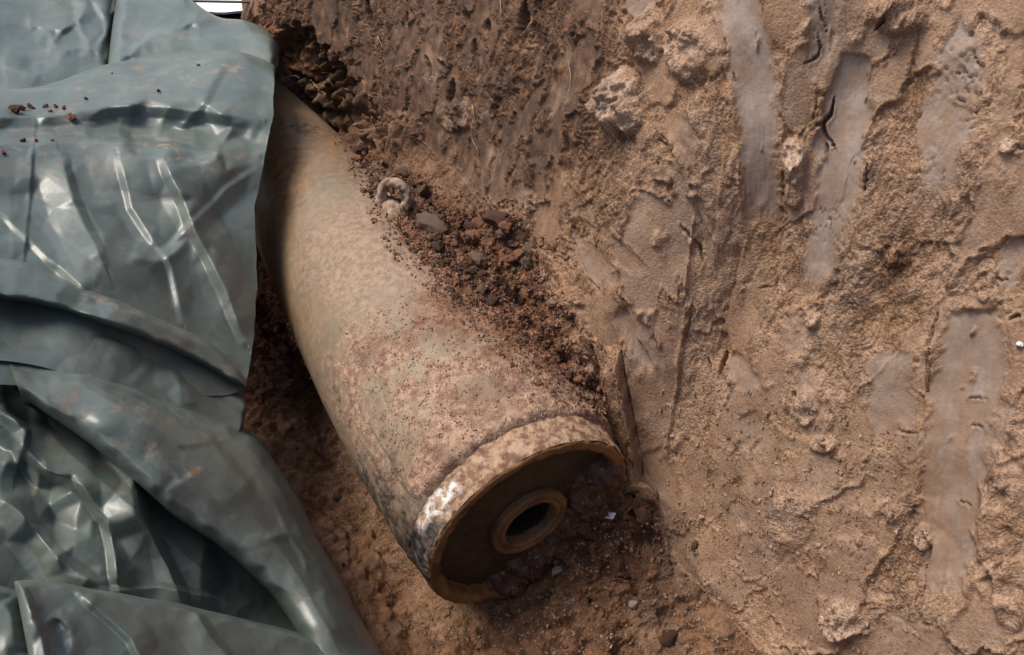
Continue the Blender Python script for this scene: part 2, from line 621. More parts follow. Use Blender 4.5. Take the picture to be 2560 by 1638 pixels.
# clay pushed up in front of the lower right of the base, and a trench beside the bomb's left flank
LLp = (Pb - BC) @ BA; UUp = (Pb - BC) @ BN
hp = np.interp(UUp, [-.06, .03, .09, .14, .19, .26, .4], [0, .03, .07, .10, .11, .08, 0]) * np.exp(-(np.clip(np.abs(LLp + .015) - .012, 0, 9) / .055) ** 2)
hp = np.maximum(0, hp - np.clip(Pb[..., 2] - .05, 0, 9) * .8)
hp = hp * (1 + .30 * fbm(Pb[..., 0] * 28, Pb[..., 1] * 28, 0, 3, 15))
hp = hp + .05 * np.exp(-((LLp + .10) / .10) ** 2 - ((UUp - .05) / .12) ** 2)
hp = hp + .045 * sstep(-.25, -.36, UUp) * (1 - sstep(.5, .8, LLp)) * sstep(-.35, -.1, LLp)
hp = hp + .09 * np.exp(-((LLp - .80) / .16) ** 2 - ((UUp + .30) / .09) ** 2)
hp = hp - .02 * np.exp(-((UUp + .22) / .03) ** 2) * sstep(-.1, .1, LLp)
flw = (T < 0) | (tw < .15)
Pb[..., 2] += np.where(flw, hp, 0)
nrm = grid_normals(Pb, True) * flip
PX, PY, PD = project(Pb)
PXw = PX + noise(S2 * 22, tw * 22 + T * 22, 0, 91) * 7 + noise(S2 * 70, (tw + T) * 70, 0, 92) * 4
PYw = PY + noise(S2 * 22, tw * 22 + T * 22, 5, 93) * 7 + noise(S2 * 70, (tw + T) * 70, 5, 94) * 4
TT = tw + T
X, Y, Z = Pb[..., 0], Pb[..., 1], Pb[..., 2]

# ---- rough torn soil
n_a = fbm(X * 11, Y * 11, Z * 8, 3, 21)
n_b = fbm(X * 34, Y * 34, Z * 26, 3, 22)
n_c = fbm(X * 95, Y * 95, Z * 80, 3, 23, .65)
drag = fbm(S2 * 60, TT * 17, 0, 3, 24)
f1, f2, cid = voro(S2 * 42 + n_b * .5, TT * 30 + n_a * .5, 31)
f1b, f2b, cidb = voro(S2 * 120 + n_c * .4, TT * 105, 32)
lumps = (1 - np.clip(f1, 0, 1)) * (cid - .3)
small = (1 - np.clip(f1b, 0, 1)) * (cidb - .35)
patch = sstep(-.25, .45, fbm(X * 5, Y * 5, Z * 4, 2, 40))              # where the soil is torn, where it is trowelled
rightw = sstep(1450, 1750, PX) * (PD > .3)
rough = n_a * .010 + n_b * .0050 * (1 - .45 * rightw) + n_c * .0017 + drag * .0048 * (1 - .3 * rightw) + lumps * .012 * patch * (1 - .3 * rightw) + small * .0022 * (.25 + patch)
pits = sstep(.40, .75, fbm(S2 * 55, TT * 48, 0, 3, 44)) * sstep(-.1, .4, fbm(X * 8, Y * 8, Z * 8, 2, 45))
rough = rough - pits * .007
# terraced chips where a blade has broken the clay away
ter = fbm(X * 16, Y * 16, Z * 12, 2, 50)
terq = np.floor(ter * 5) / 5 + sstep(.0, .22, np.mod(ter * 5, 1) - .0) * .2
rough = rough + (terq - ter) * .028 * (.35 + .65 * (1 - patch))

# faint flat facets all over the wall where the blade shaved it
wq = fbm(X * 20, Y * 20, Z * 16, 3, 80)
g1, g2, gid = voro(S2 * 10 + TT * 1.6 + wq * .35, TT * 3.8 + wq * .3, 81)
gflat = sstep(.36, .46, gid) * sstep(.03, .13, g2 - g1) * sstep(-.35, .15, wq + .25) * (TT > .03)
rough = rough * (1 - .80 * gflat) + (gid - .5) * .016 * sstep(.0, .05, g2 - g1) * (TT > .03)
smear = np.zeros_like(z); grey = np.zeros_like(z); pale = np.zeros_like(z); disp = np.zeros_like(z); dark = np.zeros_like(z)
# spade strokes: centre line with half width (photograph pixels), depth in metres, greyness, strength, raggedness
STROKES = [
    ([(1846, -60, 52), (1850, 25, 55), (1884, 160, 58), (1898, 320, 50), (1904, 570, 42)], .013, .9, 1, .18),
    ([(2138, 142, 50), (2118, 300, 64), (2100, 450, 62), (2076, 560, 54), (2050, 650, 40), (2018, 745, 24)], .015, .9, 1, .22),
    ([(2058, -60, 45), (2062, 0, 45), (2062, 90, 44), (2035, 200, 26)], .007, .8, .9, .5),
    ([(2425, 60, 48), (2402, 200, 74), (2360, 330, 72), (2345, 430, 58), (2330, 520, 42)], .006, 1, .9, 1.1),
    ([(2440, 770, 80), (2428, 950, 100), (2398, 1150, 96), (2372, 1350, 76), (2352, 1540, 50)], .016, .55, 1, .2),
    ([(2228, 880, 58), (2226, 1000, 62), (2240, 1100, 46)], .007, .9, .85, .7),
    ([(2560, 600, 30), (2530, 650, 32), (2498, 745, 26)], .006, 1, .8, .8),
    ([(1428, 590, 16), (1480, 655, 36), (1532, 722, 34)], .008, .35, .9, .5),
    ([(1555, 760, 36), (1600, 850, 44), (1640, 935, 30)], .009, .5, .8, .5),
    ([(1828, 880, 18), (1870, 948, 40), (1896, 992, 16)], .009, .3, .9, .3),
    ([(1868, 1030, 30), (1898, 1100, 50), (1925, 1165, 26)], .008, .25, .9, .35),
    ([(1625, 1120, 48), (1650, 1200, 55), (1665, 1290, 46)], .008, .1, .85, .5),
    ([(1828, 1250, 34), (1852, 1315, 26)], .007, .4, .85, .4),
    ([(1700, 1330, 36), (1715, 1420, 38), (1716, 1530, 30)], .007, .2, .7, .6),
    ([(1672, 285, 26), (1700, 320, 40), (1732, 385, 26)], .009, .1, .8, .5),
    ([(1738, 490, 16), (1765, 550, 28), (1796, 620, 18)], .009, .15, .8, .5),
    ([(2016, 930, 30), (2024, 1010, 38), (2036, 1110, 30)], .005, .6, .7, .8),
    ([(2180, 1610, 70), (2260, 1600, 74), (2350, 1660, 70)], .006, .4, .8, .5),
    ([(2552, 60, 18), (2500, 320, 26), (2440, 590, 20)], .005, .3, .6, .8),
    ([(1596, -40, 40), (1602, 20, 34), (1608, 48, 16)], .008, .7, .9, .4),
    ([(1985, 760, 22), (1990, 830, 30), (1980, 905, 24)], .004, .7, .7, .8),
    ([(1505, 570, 14), (1560, 640, 26), (1620, 690, 16)], .006, .2, .7, .5),
    ([(1420, 470, 10), (1450, 520, 24), (1490, 560, 14)], .005, .1, .6, .6),
    ([(1960, 1480, 30), (1975, 1400, 34), (2010, 1310, 22)], .005, .1, .7, .7),
    ([(2130, 1230, 20), (2120, 1330, 36), (2080, 1440, 28)], .005, .2, .6, .8),
    ([(1790, 1400, 18), (1800, 1480, 26), (1806, 1600, 20)], .005, .1, .6, .7),
    ([(1590, 1480, 50), (1640, 1560, 60), (1680, 1650, 50)], .006, .0, .5, .8),
    ([(2465, 1180, 16), (2500, 1060, 24), (2540, 960, 20)], .004, .3, .6, .8),
]
vis = PD > .3
smear = np.maximum(smear, gflat * .55); grey = np.maximum(grey, gflat * np.clip((gid - .5) * .9, 0, 1))
for pts, dep, gr, st, rag in STROKES:
    rag = max(rag, .5)
    st = st * .92
    a = np.asarray(pts, float)
    x0, y0 = a[:, 0].min() - a[:, 2].max() * 1.7, a[:, 1].min() - a[:, 2].max() * 1.7
    x1, y1 = a[:, 0].max() + a[:, 2].max() * 1.7, a[:, 1].max() + a[:, 2].max() * 1.7
    m = vis & (PX > x0) & (PX < x1) & (PY > y0) & (PY < y1) & (TT > -.2)
    ii = np.nonzero(m)
    if len(ii[0]) == 0:
        continue
    x_, y_ = PX[ii] + (PXw[ii] - PX[ii]) * rag * 1.6, PY[ii] + (PYw[ii] - PY[ii]) * rag * 1.6
    e0 = a[0] + (a[0] - a[1]) / np.hypot(*(a[0] - a[1])[:2]) * 120 * np.array([1, 1, 0])
    e1 = a[-1] + (a[-1] - a[-2]) / np.hypot(*(a[-1] - a[-2])[:2]) * 160 * np.array([1, 1, 0])
    e0[2], e1[2] = a[0, 2], a[-1, 2]
    full = np.vstack([e0, a, e1])
    flen = np.hypot(*np.diff(full[:, :2], axis=0).T).sum()
    d, al, sd_, (hw,) = polydist(x_, y_, full)
    ap = al * flen - 120                       # pixels along the stroke
    sl = flen - 280
    c = d / hw
    sg0 = sd_
    ragn = n_b[ii] * (.10 + .30 * rag) + n_a[ii] * (.12 + .25 * rag) + n_c[ii] * .12 * (.4 + rag) + .14 * noise(ap / 90, np.sign(sg0) * 3, 5, 67)
    sg = c * sd_
    # one edge cut clean, the other feathering out; square entry, torn fading exit
    edgew = np.where(sd_ > 0, .08, .34) * (1 + .8 * noise(ap / 60, 0 * ap, 4, 66))
    w = sstep(1.0 + edgew * .3, 1.0 - edgew - .10 * rag, c + ragn)
    w = w * sstep(-6, 10, ap + n_b[ii] * 22 - 10 * sg * sg)
    fade = 20 + .13 * sl
    w = w * sstep(sl + 30, sl - fade, ap + n_b[ii] * 45 + n_a[ii] * 40 + 25 * noise(sg * 4, 0 * sg, 2, 63))
    torn = sstep(.40, .62, fbm(S2[ii] * 40, TT[ii] * 26, 0, 3, 64) + .25 * rag - .20)
    w = w * (1 - .9 * torn) * st
    streak = (noise(sg * 9, al * 1.2, 0, 60) * .5 + noise(sg * 26, al * 2.2, 0, 61) * .25) * .0016
    cup = -.62 * dep * (1 - .75 * np.clip(c, 0, 1) ** 2) + streak + n_a[ii] * .0025
    lip = np.exp(-((c - 1.13) / .11) ** 2) * dep * .30 * cid[ii] * sstep(0, 40, ap) * sstep(sl, sl - 60, ap)
    smear[ii] = np.maximum(smear[ii], w)
    g = np.clip(gr + .55 * noise(sg * 3, ap / 220, 1, 62) + .35 * noise(sg * 9, ap / 300, 1, 65) + .3 * n_a[ii], 0, 1)
    grey[ii] = np.where(w > .02, np.maximum(grey[ii] * (1 - w), g * w + grey[ii] * (1 - w)), grey[ii])
    disp[ii] += cup * w + lip
rough = rough * (1 - smear * .93)

# trowelled but not grey areas: fade the roughness low on the right side and on the floor
calm = softpoly(PX, PY, [(1560, 900), (1800, 900), (2000, 1100), (2100, 1500), (1900, 1638), (1560, 1638)], 120) * .35
rough = rough * (1 - calm)
front_floor = (T < 0) * sstep(.05, -.05, LLp)
left_floor = (T < 0) * sstep(-.17, -.22, UUp) * sstep(-.05, .05, LLp)
rough = rough + left_floor * (n_b * .010 + lumps * .022 * sstep(-.1, .4, n_a + .1) - pits * .012)
rough = rough + front_floor * (n_b * .013 + n_c * .003 + lumps * .030 * sstep(-.2, .4, n_a + .1) - pits * .012 + np.floor(fbm(X * 14, Y * 14, 0, 2, 51) * 4) / 4 * .02)

# cracks and broken edges: polyline, width px, depth m
CRACKS = [
    ([(2087, 242), (2077, 288), (2058, 308), (2062, 332), (2082, 372)], 6, .022),
    ([(2040, 312), (2060, 304)], 6, .016),
    ([(2062, 335), (2066, 372), (2060, 410)], 3, .009),
    ([(2168, 412), (2164, 440), (2160, 476)], 5, .016),
    ([(2012, 160), (2045, 142), (2055, 110)], 4, .012),
    ([(1916, -10), (927, 43)], 0, 0),
    ([(914, 0), (926, 42), (929, 84)], 5, .02),
    ([(1135, 196), (1130, 225), (1121, 262)], 6, .022),
    ([(1314, 0), (1300, 50), (1293, 82)], 7, .02),
    ([(1222, 50), (1216, 92)], 6, .016), ([(1190, 100), (1180, 140)], 6, .016), ([(1070, 140), (1080, 196)], 4, .014),
    ([(1100, 150), (1118, 180)], 4, .012), ([(1020, 30), (1022, 66)], 4, .012), ([(1165, 20), (1168, 60)], 5, .014),
    ([(1476, 842), (1484, 880), (1500, 930), (1520, 968)], 8, .03),
    ([(1440, 770), (1446, 800), (1452, 830)], 8, .025),
    ([(1412, 830), (1430, 880)], 8, .018),
    ([(1552, 880), (1566, 960), (1586, 1060), (1602, 1132), (1608, 1190)], 6, .022),
    ([(1608, 1190), (1600, 1240), (1622, 1300), (1640, 1400)], 4, .014),
    ([(1640, 1230), (1648, 1270)], 4, .012),
    ([(1810, 885), (1800, 925), (1792, 950)], 6, .018),
    ([(2345, 780), (2326, 850), (2318, 980)], 5, .012),
    ([(2308, 1330), (2318, 1370), (2312, 1420)], 7, .016), ([(2304, 1470), (2300, 1530)], 5, .012),
    ([(2262, 970), (2290, 988), (2316, 1000)], 3, .008), ([(2236, 1072), (2262, 1086), (2290, 1084)], 3, .008),
    ([(2412, 992), (2470, 997)], 3, .006), ([(2418, 1062), (2440, 1068), (2462, 1082)], 3, .007),
    ([(2388, 1252), (2420, 1266)], 3, .007), ([(2370, 186), (2410, 180), (2440, 210)], 3, .008),
    ([(2366, 246), (2400, 252), (2430, 268)], 3, .008), ([(2420, 118), (2440, 150), (2456, 178)], 4, .010),
    ([(2050, 20), (2058, 50), (2070, 80)], 3, .008), ([(2045, 85), (2050, 120), (2040, 140)], 3, .008),
    ([(2240, 30), (2215, 55), (2190, 72)], 7, .02),
    ([(1330, 760), (1350, 800), (1370, 850)], 6, .012), ([(1900, 720), (1930, 714)], 3, .006),
    ([(1812, 95), (1818, 130)], 3, .006), ([(1832, 180), (1836, 204)], 3, .006),
    ([(1980, 980), (1992, 1000)], 4, .010), ([(1770, 900), (1776, 940)], 4, .010),
    ([(1560, 1325), (1610, 1310), (1660, 1306)], 3, .008), ([(1480, 1290), (1560, 1316)], 3, .006),
    ([(1540, 1440), (1580, 1450)], 4, .010), ([(2520, 800), (2540, 790), (2560, 800)], 5, .012),
    ([(2480, 690), (2500, 700), (2520, 696)], 4, .01), ([(2110, 760), (2150, 764)], 3, .006),
    ([(1700, 560), (1750, 620), (1760, 660)], 6, .012), ([(1640, 350), (1690, 400), (1710, 440)], 6, .012),
]
for pts, wd, dep in CRACKS:
    if wd == 0:
        continue
    if pts[0][0] < 1400 and pts[0][1] < 300:
        wd, dep = wd * 1.8, dep * 1.4
    a = np.asarray(pts, float)
    m = vis & (PX > a[:, 0].min() - 60) & (PX < a[:, 0].max() + 60) & (PY > a[:, 1].min() - 60) & (PY < a[:, 1].max() + 60) & (TT > -.3)
    ii = np.nonzero(m)
    if len(ii[0]) == 0:
        continue
    d, al, sd_, _ = polydist(PX[ii] + (PXw[ii] - PX[ii]) * .7, PY[ii] + (PYw[ii] - PY[ii]) * .7, pts)
    hw = (wd * .48 + .4) * (.35 + 1.0 * np.sin(np.pi * np.clip(al, .04, .96)))
    cw = sstep(1.5, .35, d / hw)
    disp[ii] -= cw * dep
    disp[ii] += np.exp(-((d - hw * 2.2) / (hw * 1.2)) ** 2) * .002
# networks of drying cracks in the smeared clay
for (cx_, cy_, rx, ry, sx_, sy_, dep, thr) in [(2060, 600, 75, 110, 26, 70, .006, .10), (2420, 190, 90, 150, 30, 55, .006, .085), (2300, 330, 60, 150, 70, 70, .006, .15),
                                               (1985, 760, 60, 60, 40, 60, .004, .08), (2070, 60, 60, 90, 28, 40, .004, .07), (2250, 1020, 90, 110, 24, 50, .003, .05),
                                               (2500, 720, 90, 110, 30, 60, .005, .08)]:
    m = vis & (np.abs(PX - cx_) < rx * 1.5) & (np.abs(PY - cy_) < ry * 1.5) & (TT > 0)
    ii = np.nonzero(m)
    a1, a2, _ = voro(S2[ii] * sx_ + n_b[ii] * .35, TT[ii] * sy_ + n_b[ii] * .35, 77)
    reg = sstep(1.3, .5, np.hypot((PX[ii] - cx_) / rx, (PY[ii] - cy_) / ry) + n_a[ii] * .4)
    cr = sstep(thr * .55, thr * .15, a2 - a1) * reg * sstep(-.3, .3, n_a[ii] + .1)
    disp[ii] -= cr * dep
# raised clods still stuck to the wall: centre, radii px, height m, pale, dark
for (cx_, cy_, rx, ry, h, pl, dk) in [(1556, 262, 56, 84, .030, 1.0, 0), (1622, 95, 40, 75, .022, .5, 0), (1990, 395, 34, 60, .016, .9, 0), (1990, 480, 26, 46, .014, .3, 0),
                                      (2306, 1350, 24, 36, .016, .6, 0), (1330, 505, 20, 26, .010, .5, 0), (2030, 800, 24, 22, .012, .7, 0),
                                      (1720, 130, 55, 80, .018, .5, 0), (2250, 40, 70, 55, .02, .35, 0), (1400, 855, 40, 60, .022, .0, 0), (1430, 760, 34, 40, .02, 0, 0),
                                      (1455, 900, 34, 60, .022, .15, 0), (2015, 1020, 26, 50, .013, .6, 0), (2060, 1112, 34, 20, .012, .5, 0),
                                      (2110, 1550, 55, 50, .010, .8, 0), (1970, 1300, 60, 90, .008, .45, 0), (2500, 1300, 60, 160, .014, .1, .3), (2540, 1480, 60, 90, .014, 0, .4),
                                      (1280, 560, 50, 40, .012, 0, 0), (2240, 640, 36, 26, .008, .0, .5), (2520, 360, 26, 20, .008, .9, 0),
                                      (1150, 290, 60, 40, .014, .3, 0), (1000, 330, 60, 50, .016, 0, 0), (800, 250, 95, 120, -.060, 0, .2), (900, 330, 70, 80, -.040, 0, .2), (740, 140, 70, 80, -.05, 0, .2)]:  # negative heights: hollows carved and darkened to give shade beside the nose
    m = vis & (np.abs(PX - cx_) < rx * 1.8) & (np.abs(PY - cy_) < ry * 1.8) & (TT > -.1)
    ii = np.nonzero(m)
    rr_ = np.hypot((PXw[ii] - cx_) / rx, (PYw[ii] - cy_) / ry) + n_b[ii] * .35
    w = sstep(1.1, .72, rr_)
    disp[ii] += 1.5 * h * w * (.75 + .8 * n_b[ii]) * (1 - .5 * smear[ii])
    smear[ii] *= (1 - w * .95)
    pale[ii] = np.maximum(pale[ii], w * pl)
    dark[ii] = np.maximum(dark[ii], w * dk * sstep(-.1, .4, n_c[ii]))
# long ledges: the soil on one side stands proud (line, height m, fade px); right of travel stands back
for pts, h, fade in [([(1545, 860), (1566, 960), (1590, 1070), (1606, 1140), (1610, 1240), (1640, 1330)], -.032, 110),
                     ([(1352, 600), (1420, 700), (1470, 800), (1500, 900)], -.016, 60),
                     ([(1560, 760), (1590, 840), (1640, 930)], .008, 50),
                     ([(1420, 590), (1470, 690), (1510, 740)], .008, 50),
                     ([(1640, 320), (1700, 420), (1760, 560), (1800, 640)], .010, 60),
                     ([(1862, 600), (1830, 760), (1815, 900), (1800, 960)], .010, 80),
                     ([(905, 1346), (870, 1292), (822, 1243), (751, 1252)], .014, 60), ([(892, 1400), (849, 1338), (800, 1338)], .010, 40), ([(790, 1150), (740, 1080), (700, 1060)], .012, 50),
                     ([(2330, 740), (2318, 860), (2312, 1000), (2306, 1200), (2310, 1540)], .006, 70)]:
    a = np.asarray(pts, float)
    m = vis & (PX > a[:, 0].min() - 200) & (PX < a[:, 0].max() + 200) & (PY > a[:, 1].min() - 120) & (PY < a[:, 1].max() + 120) & (TT > -.2)
    ii = np.nonzero(m)
    d, al, sd_, _ = polydist(PX[ii] + (PXw[ii] - PX[ii]) * .8, PY[ii] + (PYw[ii] - PY[ii]) * .8, pts)
    dsg = d * sd_
    ends = sstep(0, .15, al) * sstep(1, .85, al)
    # travelling down the picture, left of travel has negative side: drop there
    stepv = np.where(dsg > 0, -np.exp(-d / fade), 0) * sstep(-1.5, 3, dsg)
    disp[ii] += stepv * h * ends

# rubble zone in the gap between bomb and wall
RUB = [(850, 350), (960, 405), (1060, 440), (1120, 520), (1275, 535), (1335, 610), (1350, 700), (1425, 850), (1530, 1010), (1500, 1040),
       (1380, 930), (1270, 830), (1160, 770), (1090, 690), (1000, 600), (960, 540), (890, 460)]
rubble = softpoly(PXw, PYw, RUB, 22) * vis * (TT > -.35) * (TT < .25)
disp += rubble * (n_b * .010 + n_c * .006 + lumps * .010)
smear *= 1 - rubble
# colour zones of the soil; the upper wall's darkening is painted shade
red = softpoly(PX, PY, [(540, -80), (760, -80), (800, 60), (740, 160), (690, 200), (560, 120)], 60) * .65
red = np.maximum(red, sstep(-.20, -.26, (Pb - BC) @ BN) * sstep(1.3, .9, LLp) * (tw < .05) * (.55 + .3 * n_a))
red = np.clip(red, 0, 1) * vis
wall_shade = softpoly(PX, PY, [(600, 100), (860, 60), (980, 200), (1030, 380), (1120, 500), (1050, 520), (880, 380), (680, 230)], 70) * .55
wall_shade = np.maximum(wall_shade, softpoly(PX, PY, [(640, -200), (1440, -200), (1540, 150), (1440, 420), (1200, 500), (950, 380), (760, 200)], 190) * 1.15)  # darkens the colour of the far and upper wall for the shade there
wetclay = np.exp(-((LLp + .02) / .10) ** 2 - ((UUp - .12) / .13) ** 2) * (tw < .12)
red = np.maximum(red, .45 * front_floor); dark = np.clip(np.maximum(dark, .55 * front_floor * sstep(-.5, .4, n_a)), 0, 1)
pale = np.maximum(pale, .35 * rightw * sstep(-.5, .4, n_a))  # paler right wall, here and below, paints in its stronger light
dark = np.clip(np.maximum(dark, wall_shade * sstep(-.6, .4, n_b * .6 + n_a * .6 + .2)) + .62 * wetclay, 0, .8)
# low left floor: smooth wet clay with scattered broken crumbs
lf = sstep(-.19, -.24, UUp) * (T < 0) * (1 - sstep(.55, .85, LLp))
rough = rough * (1 - lf * .25)
smear = np.maximum(smear, lf * .35 * sstep(-.2, .3, n_a))
hum2 = sstep(.5, .75, LLp) * (UUp < 0) * (T < 0)
dark = np.maximum(dark, .12 * hum2 * sstep(-.2, .3, n_b)); red = np.maximum(red, .85 * hum2)
disp += hum2 * (n_b * .012 + lumps * .014)
pale = np.maximum(pale, sstep(.25, .75, fbm(X * 6, Y * 6, Z * 5, 3, 70)) * sstep(1450, 2100, PX) * .6)

Pf = Pb + nrm * (rough + disp)[..., None]
keep_col = np.ones(NC)
V = Pf.reshape(-1, 3)
quads = grid_quads(NR, NC, True)
PITV = Pf
rubc = np.clip(softpoly(PXw + n_a * 40, PYw + n_a * 40, RUB, 75) * (TT > -.35) * (TT < .4) * vis * sstep(-.45, .25, n_b + n_a * .5) * .75, 0, 1)
rubble = np.maximum(rubble * .8, rubc)
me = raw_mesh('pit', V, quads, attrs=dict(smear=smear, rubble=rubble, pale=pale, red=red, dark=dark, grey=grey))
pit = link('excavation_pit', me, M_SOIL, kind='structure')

# ground round the pit, out to the horizon; starts under the rim's outer edge
outer = Pf[-1]
cen_xy = np.array([outer[:, 0].mean(), outer[:, 1].mean()])
pick = np.concatenate([np.arange(0, fine, 12), np.arange(fine, NC)])
edge = outer[pick]
rings = [edge + np.array([0, 0, -.004])]
dirs = edge[:, :2] - cen_xy
dirs /= np.linalg.norm(dirs, axis=1)[:, None]
g_lvl = edge[:, 2].mean()
for dist_, mixv in [(.15, .05), (.4, .15), (.9, .4), (2, .8), (5, 1), (15, 1), (50, 1), (200, 1), (420, 1)]:
    p = np.empty_like(edge)
    p[:, :2] = edge[:, :2] + dirs * dist_
    nz = noise(p[:, 0] * 1.3, p[:, 1] * 1.3, 0, 12) * .06 * min(1, dist_)
    p[:, 2] = edge[:, 2] * (1 - mixv) + .42 * mixv + nz
    rings.append(p)
gv = np.stack(rings)
ga = {k_: np.zeros(gv.shape[:2]) for k_ in ('smear', 'rubble', 'pale', 'dark', 'grey')}
ga['red'] = np.full(gv.shape[:2], .2)
link('ground', raw_mesh('ground', gv.reshape(-1, 3), grid_quads(len(rings), len(pick), True), attrs=ga), M_SOIL, kind='structure')
# deep subsoil sheet closing the pit floor between the two banks
sub = lu(*[a.ravel() for a in np.meshgrid(np.linspace(-1.5, 2.1, 30), np.linspace(-.55, .3, 12), indexing='ij')], -.05)
link('pit_floor', raw_mesh('pit_floor', sub, grid_quads(30, 12), attrs={k_: np.full(360, .3 if k_ == 'red' else 0) for k_ in ('smear', 'rubble', 'pale', 'red', 'dark', 'grey')}), M_SOIL, kind='structure')

# ------------------------------------------------------------------ the bomb
bomb = link('unexploded_bomb', None, label='large olive-grey unexploded aerial bomb, dirt-crusted, lying half buried in the pit', cat='bomb')


def radial(phi):
    return np.sin(phi)[..., None] * BN + np.cos(phi)[..., None] * UP


pr_L = np.array([.064, .068, .076, .11, .3, .5, .75, 1.0, 1.25, 1.5, 1.75, 2.0, 2.15, 2.25, 2.31, 2.33])
pr_r = np.array([.201, .2095, .2125, .2175, .2245, .2245, .214, .199, .182, .163, .141, .114, .092, .065, .03, .001])


def rad_at(L):
    L = np.asarray(L, float)
    s = 0
    for k_ in (-.03, -.015, 0, .015, .03):
        s = s + np.interp(L + k_ * np.clip((L - .08) * 8, 0, 1), pr_L, pr_r)
    return s / 5


Ls = [.064, .065, .0665, .068, .0705, .073, .076]
while Ls[-1] < 2.33:
    Ls.append(Ls[-1] + (.0023 + .0011 * Ls[-1] if Ls[-1] < 2.0 else .02))
Ls = np.array(Ls); Ls[-1] = 2.33
ph = np.concatenate([np.linspace(-2.15, 1.9, 340, endpoint=False), np.linspace(1.9, 2 * math.pi - 2.15, 60, endpoint=False)])
LL, PP = np.meshgrid(Ls, ph, indexing='ij')
rd = rad_at(LL)
LL = LL - sstep(.10, .067, LL) * (.006 + .009 * fbm(PP * 5, 0 * PP, 3, 3, 107))
rv = radial(PP)
Bp = BC + LL[..., None] * BA + rd[..., None] * rv
bx, by, bd = project(Bp)
bn_b = fbm(Bp[..., 0] * 30, Bp[..., 1] * 30, Bp[..., 2] * 30, 3, 101)
bn_c = fbm(Bp[..., 0] * 110, Bp[..., 1] * 110, Bp[..., 2] * 110, 3, 102, .65)
bn_a = fbm(Bp[..., 0] * 9, Bp[..., 1] * 9, Bp[..., 2] * 9, 3, 103)
bxw, byw = bx + bn_b * 26 + bn_c * 10, by + noise(LL * 25, PP * 6, 3, 104) * 26 + bn_c * 10
front = sstep(-2.0, -1.75, PP)


def bm(poly, w):
    return softpoly(bxw + bn_a * 14, byw + bn_a * 14, [(x * 1.0636, y * 1.0636) for x, y in poly], w)   # outlines noted on a 2407 px wide view


dust = bm([(770, 820), (850, 770), (960, 690), (1050, 655), (1160, 620), (1300, 760), (1470, 980), (1440, 1080), (1300, 1090), (1150, 1170), (1020, 1200), (930, 1180), (850, 1090), (800, 980)], 70) * (.72 + .5 * sstep(-.35, .35, bn_b + .5 * bn_a))
dust = np.maximum(dust, bm([(700, 560), (830, 440), (900, 500), (1000, 600), (1060, 660), (960, 700), (860, 790), (720, 800)], 60) * .45)
dust = np.maximum(dust, bm([(1010, 1170), (1060, 1080), (1220, 990), (1400, 950), (1450, 1020), (1300, 1060), (1100, 1160)], 40))
clean = np.zeros_like(dust)
for poly, st in [([(980, 790), (1040, 770), (1120, 800), (1060, 840), (1010, 850)], .9), ([(900, 870), (960, 850), (1010, 870), (1000, 900), (930, 895)], .9),
                 ([(1080, 890), (1150, 895), (1160, 925), (1100, 930)], .8), ([(850, 910), (890, 880), (930, 980), (990, 1060), (940, 1110), (890, 1040)], .8),
                 ([(960, 940), (1010, 960), (1010, 1010), (970, 1010)], .6), ([(900, 700), (1000, 690), (980, 760), (920, 770)], .7),
                 ([(730, 700), (790, 700), (800, 830), (760, 820)], .8)]:
    clean = np.maximum(clean, np.clip(bm(poly, 26) * 1.25, 0, 1) * st * sstep(-.7, .0, bn_b + .25))
dust = dust * (1 - clean)
crust = bm([(835, 355), (900, 400), (1000, 480), (1200, 480), (1300, 640), (1470, 960), (1420, 960), (1330, 880), (1250, 800), (1150, 720), (1090, 680), (1010, 620), (960, 560), (930, 520), (880, 470)], 20)
heavy = bm([(880, 400), (1000, 480), (1250, 560), (1330, 700), (1440, 940), (1390, 930), (1250, 760), (1130, 660), (1040, 590), (960, 500)], 34)
grime = bm([(820, 1060), (885, 1090), (940, 1150), (990, 1230), (1010, 1310), (990, 1390), (880, 1310), (830, 1200)], 30) * sstep(-.25, .2, bn_b + .12)
grime = np.maximum(grime, bm([(880, 1000), (950, 1050), (960, 1150), (890, 1110)], 30) * .9 * sstep(0, .35, bn_b))
grime = np.maximum(grime, bm([(880, 1150), (960, 1130), (1000, 1200), (960, 1290), (920, 1260)], 40) * .55 * sstep(-.1, .35, bn_b))
stk = sstep(.15, .5, fbm(PP * 16, LL * 3.2, 7, 3, 108)) * bm([(780, 950), (900, 1000), (980, 1150), (970, 1330), (880, 1250), (800, 1080)], 50)
grime = np.maximum(grime, stk * .8)
grime = np.maximum(grime, bm([(770, 880), (830, 920), (870, 1060), (800, 1030)], 30) * .75 * sstep(0, .4, bn_b))
for poly in [[(650, 290), (690, 285), (740, 300), (735, 308), (690, 298), (660, 300)]]:
    grime = np.maximum(grime, bm(poly, 5) * .9)
rustm = np.maximum(.75 * bm([(600, 230), (660, 200), (740, 330), (700, 480), (650, 620), (700, 760), (640, 760), (590, 560)], 60), bm([(640, 190), (700, 230), (840, 360), (800, 380), (720, 330), (640, 300)], 40) * .5, bm([(590, 300), (640, 350), (650, 600), (760, 900), (720, 900), (600, 700)], 40) * .4)
bred = bm([(900, 500), (1040, 540), (1180, 650), (1330, 800), (1430, 960), (1340, 950), (1200, 800), (1060, 700), (980, 620)], 60) * .85 * sstep(-.6, .3, bn_b)
bred = np.maximum(bred, bm([(990, 700), (1060, 650), (1200, 640), (1330, 760), (1440, 940), (1350, 930), (1190, 850), (1060, 810), (950, 770)], 40) * .9 * sstep(-.6, .3, bn_b + .15))
gran = sstep(-.25, .5, bn_c)
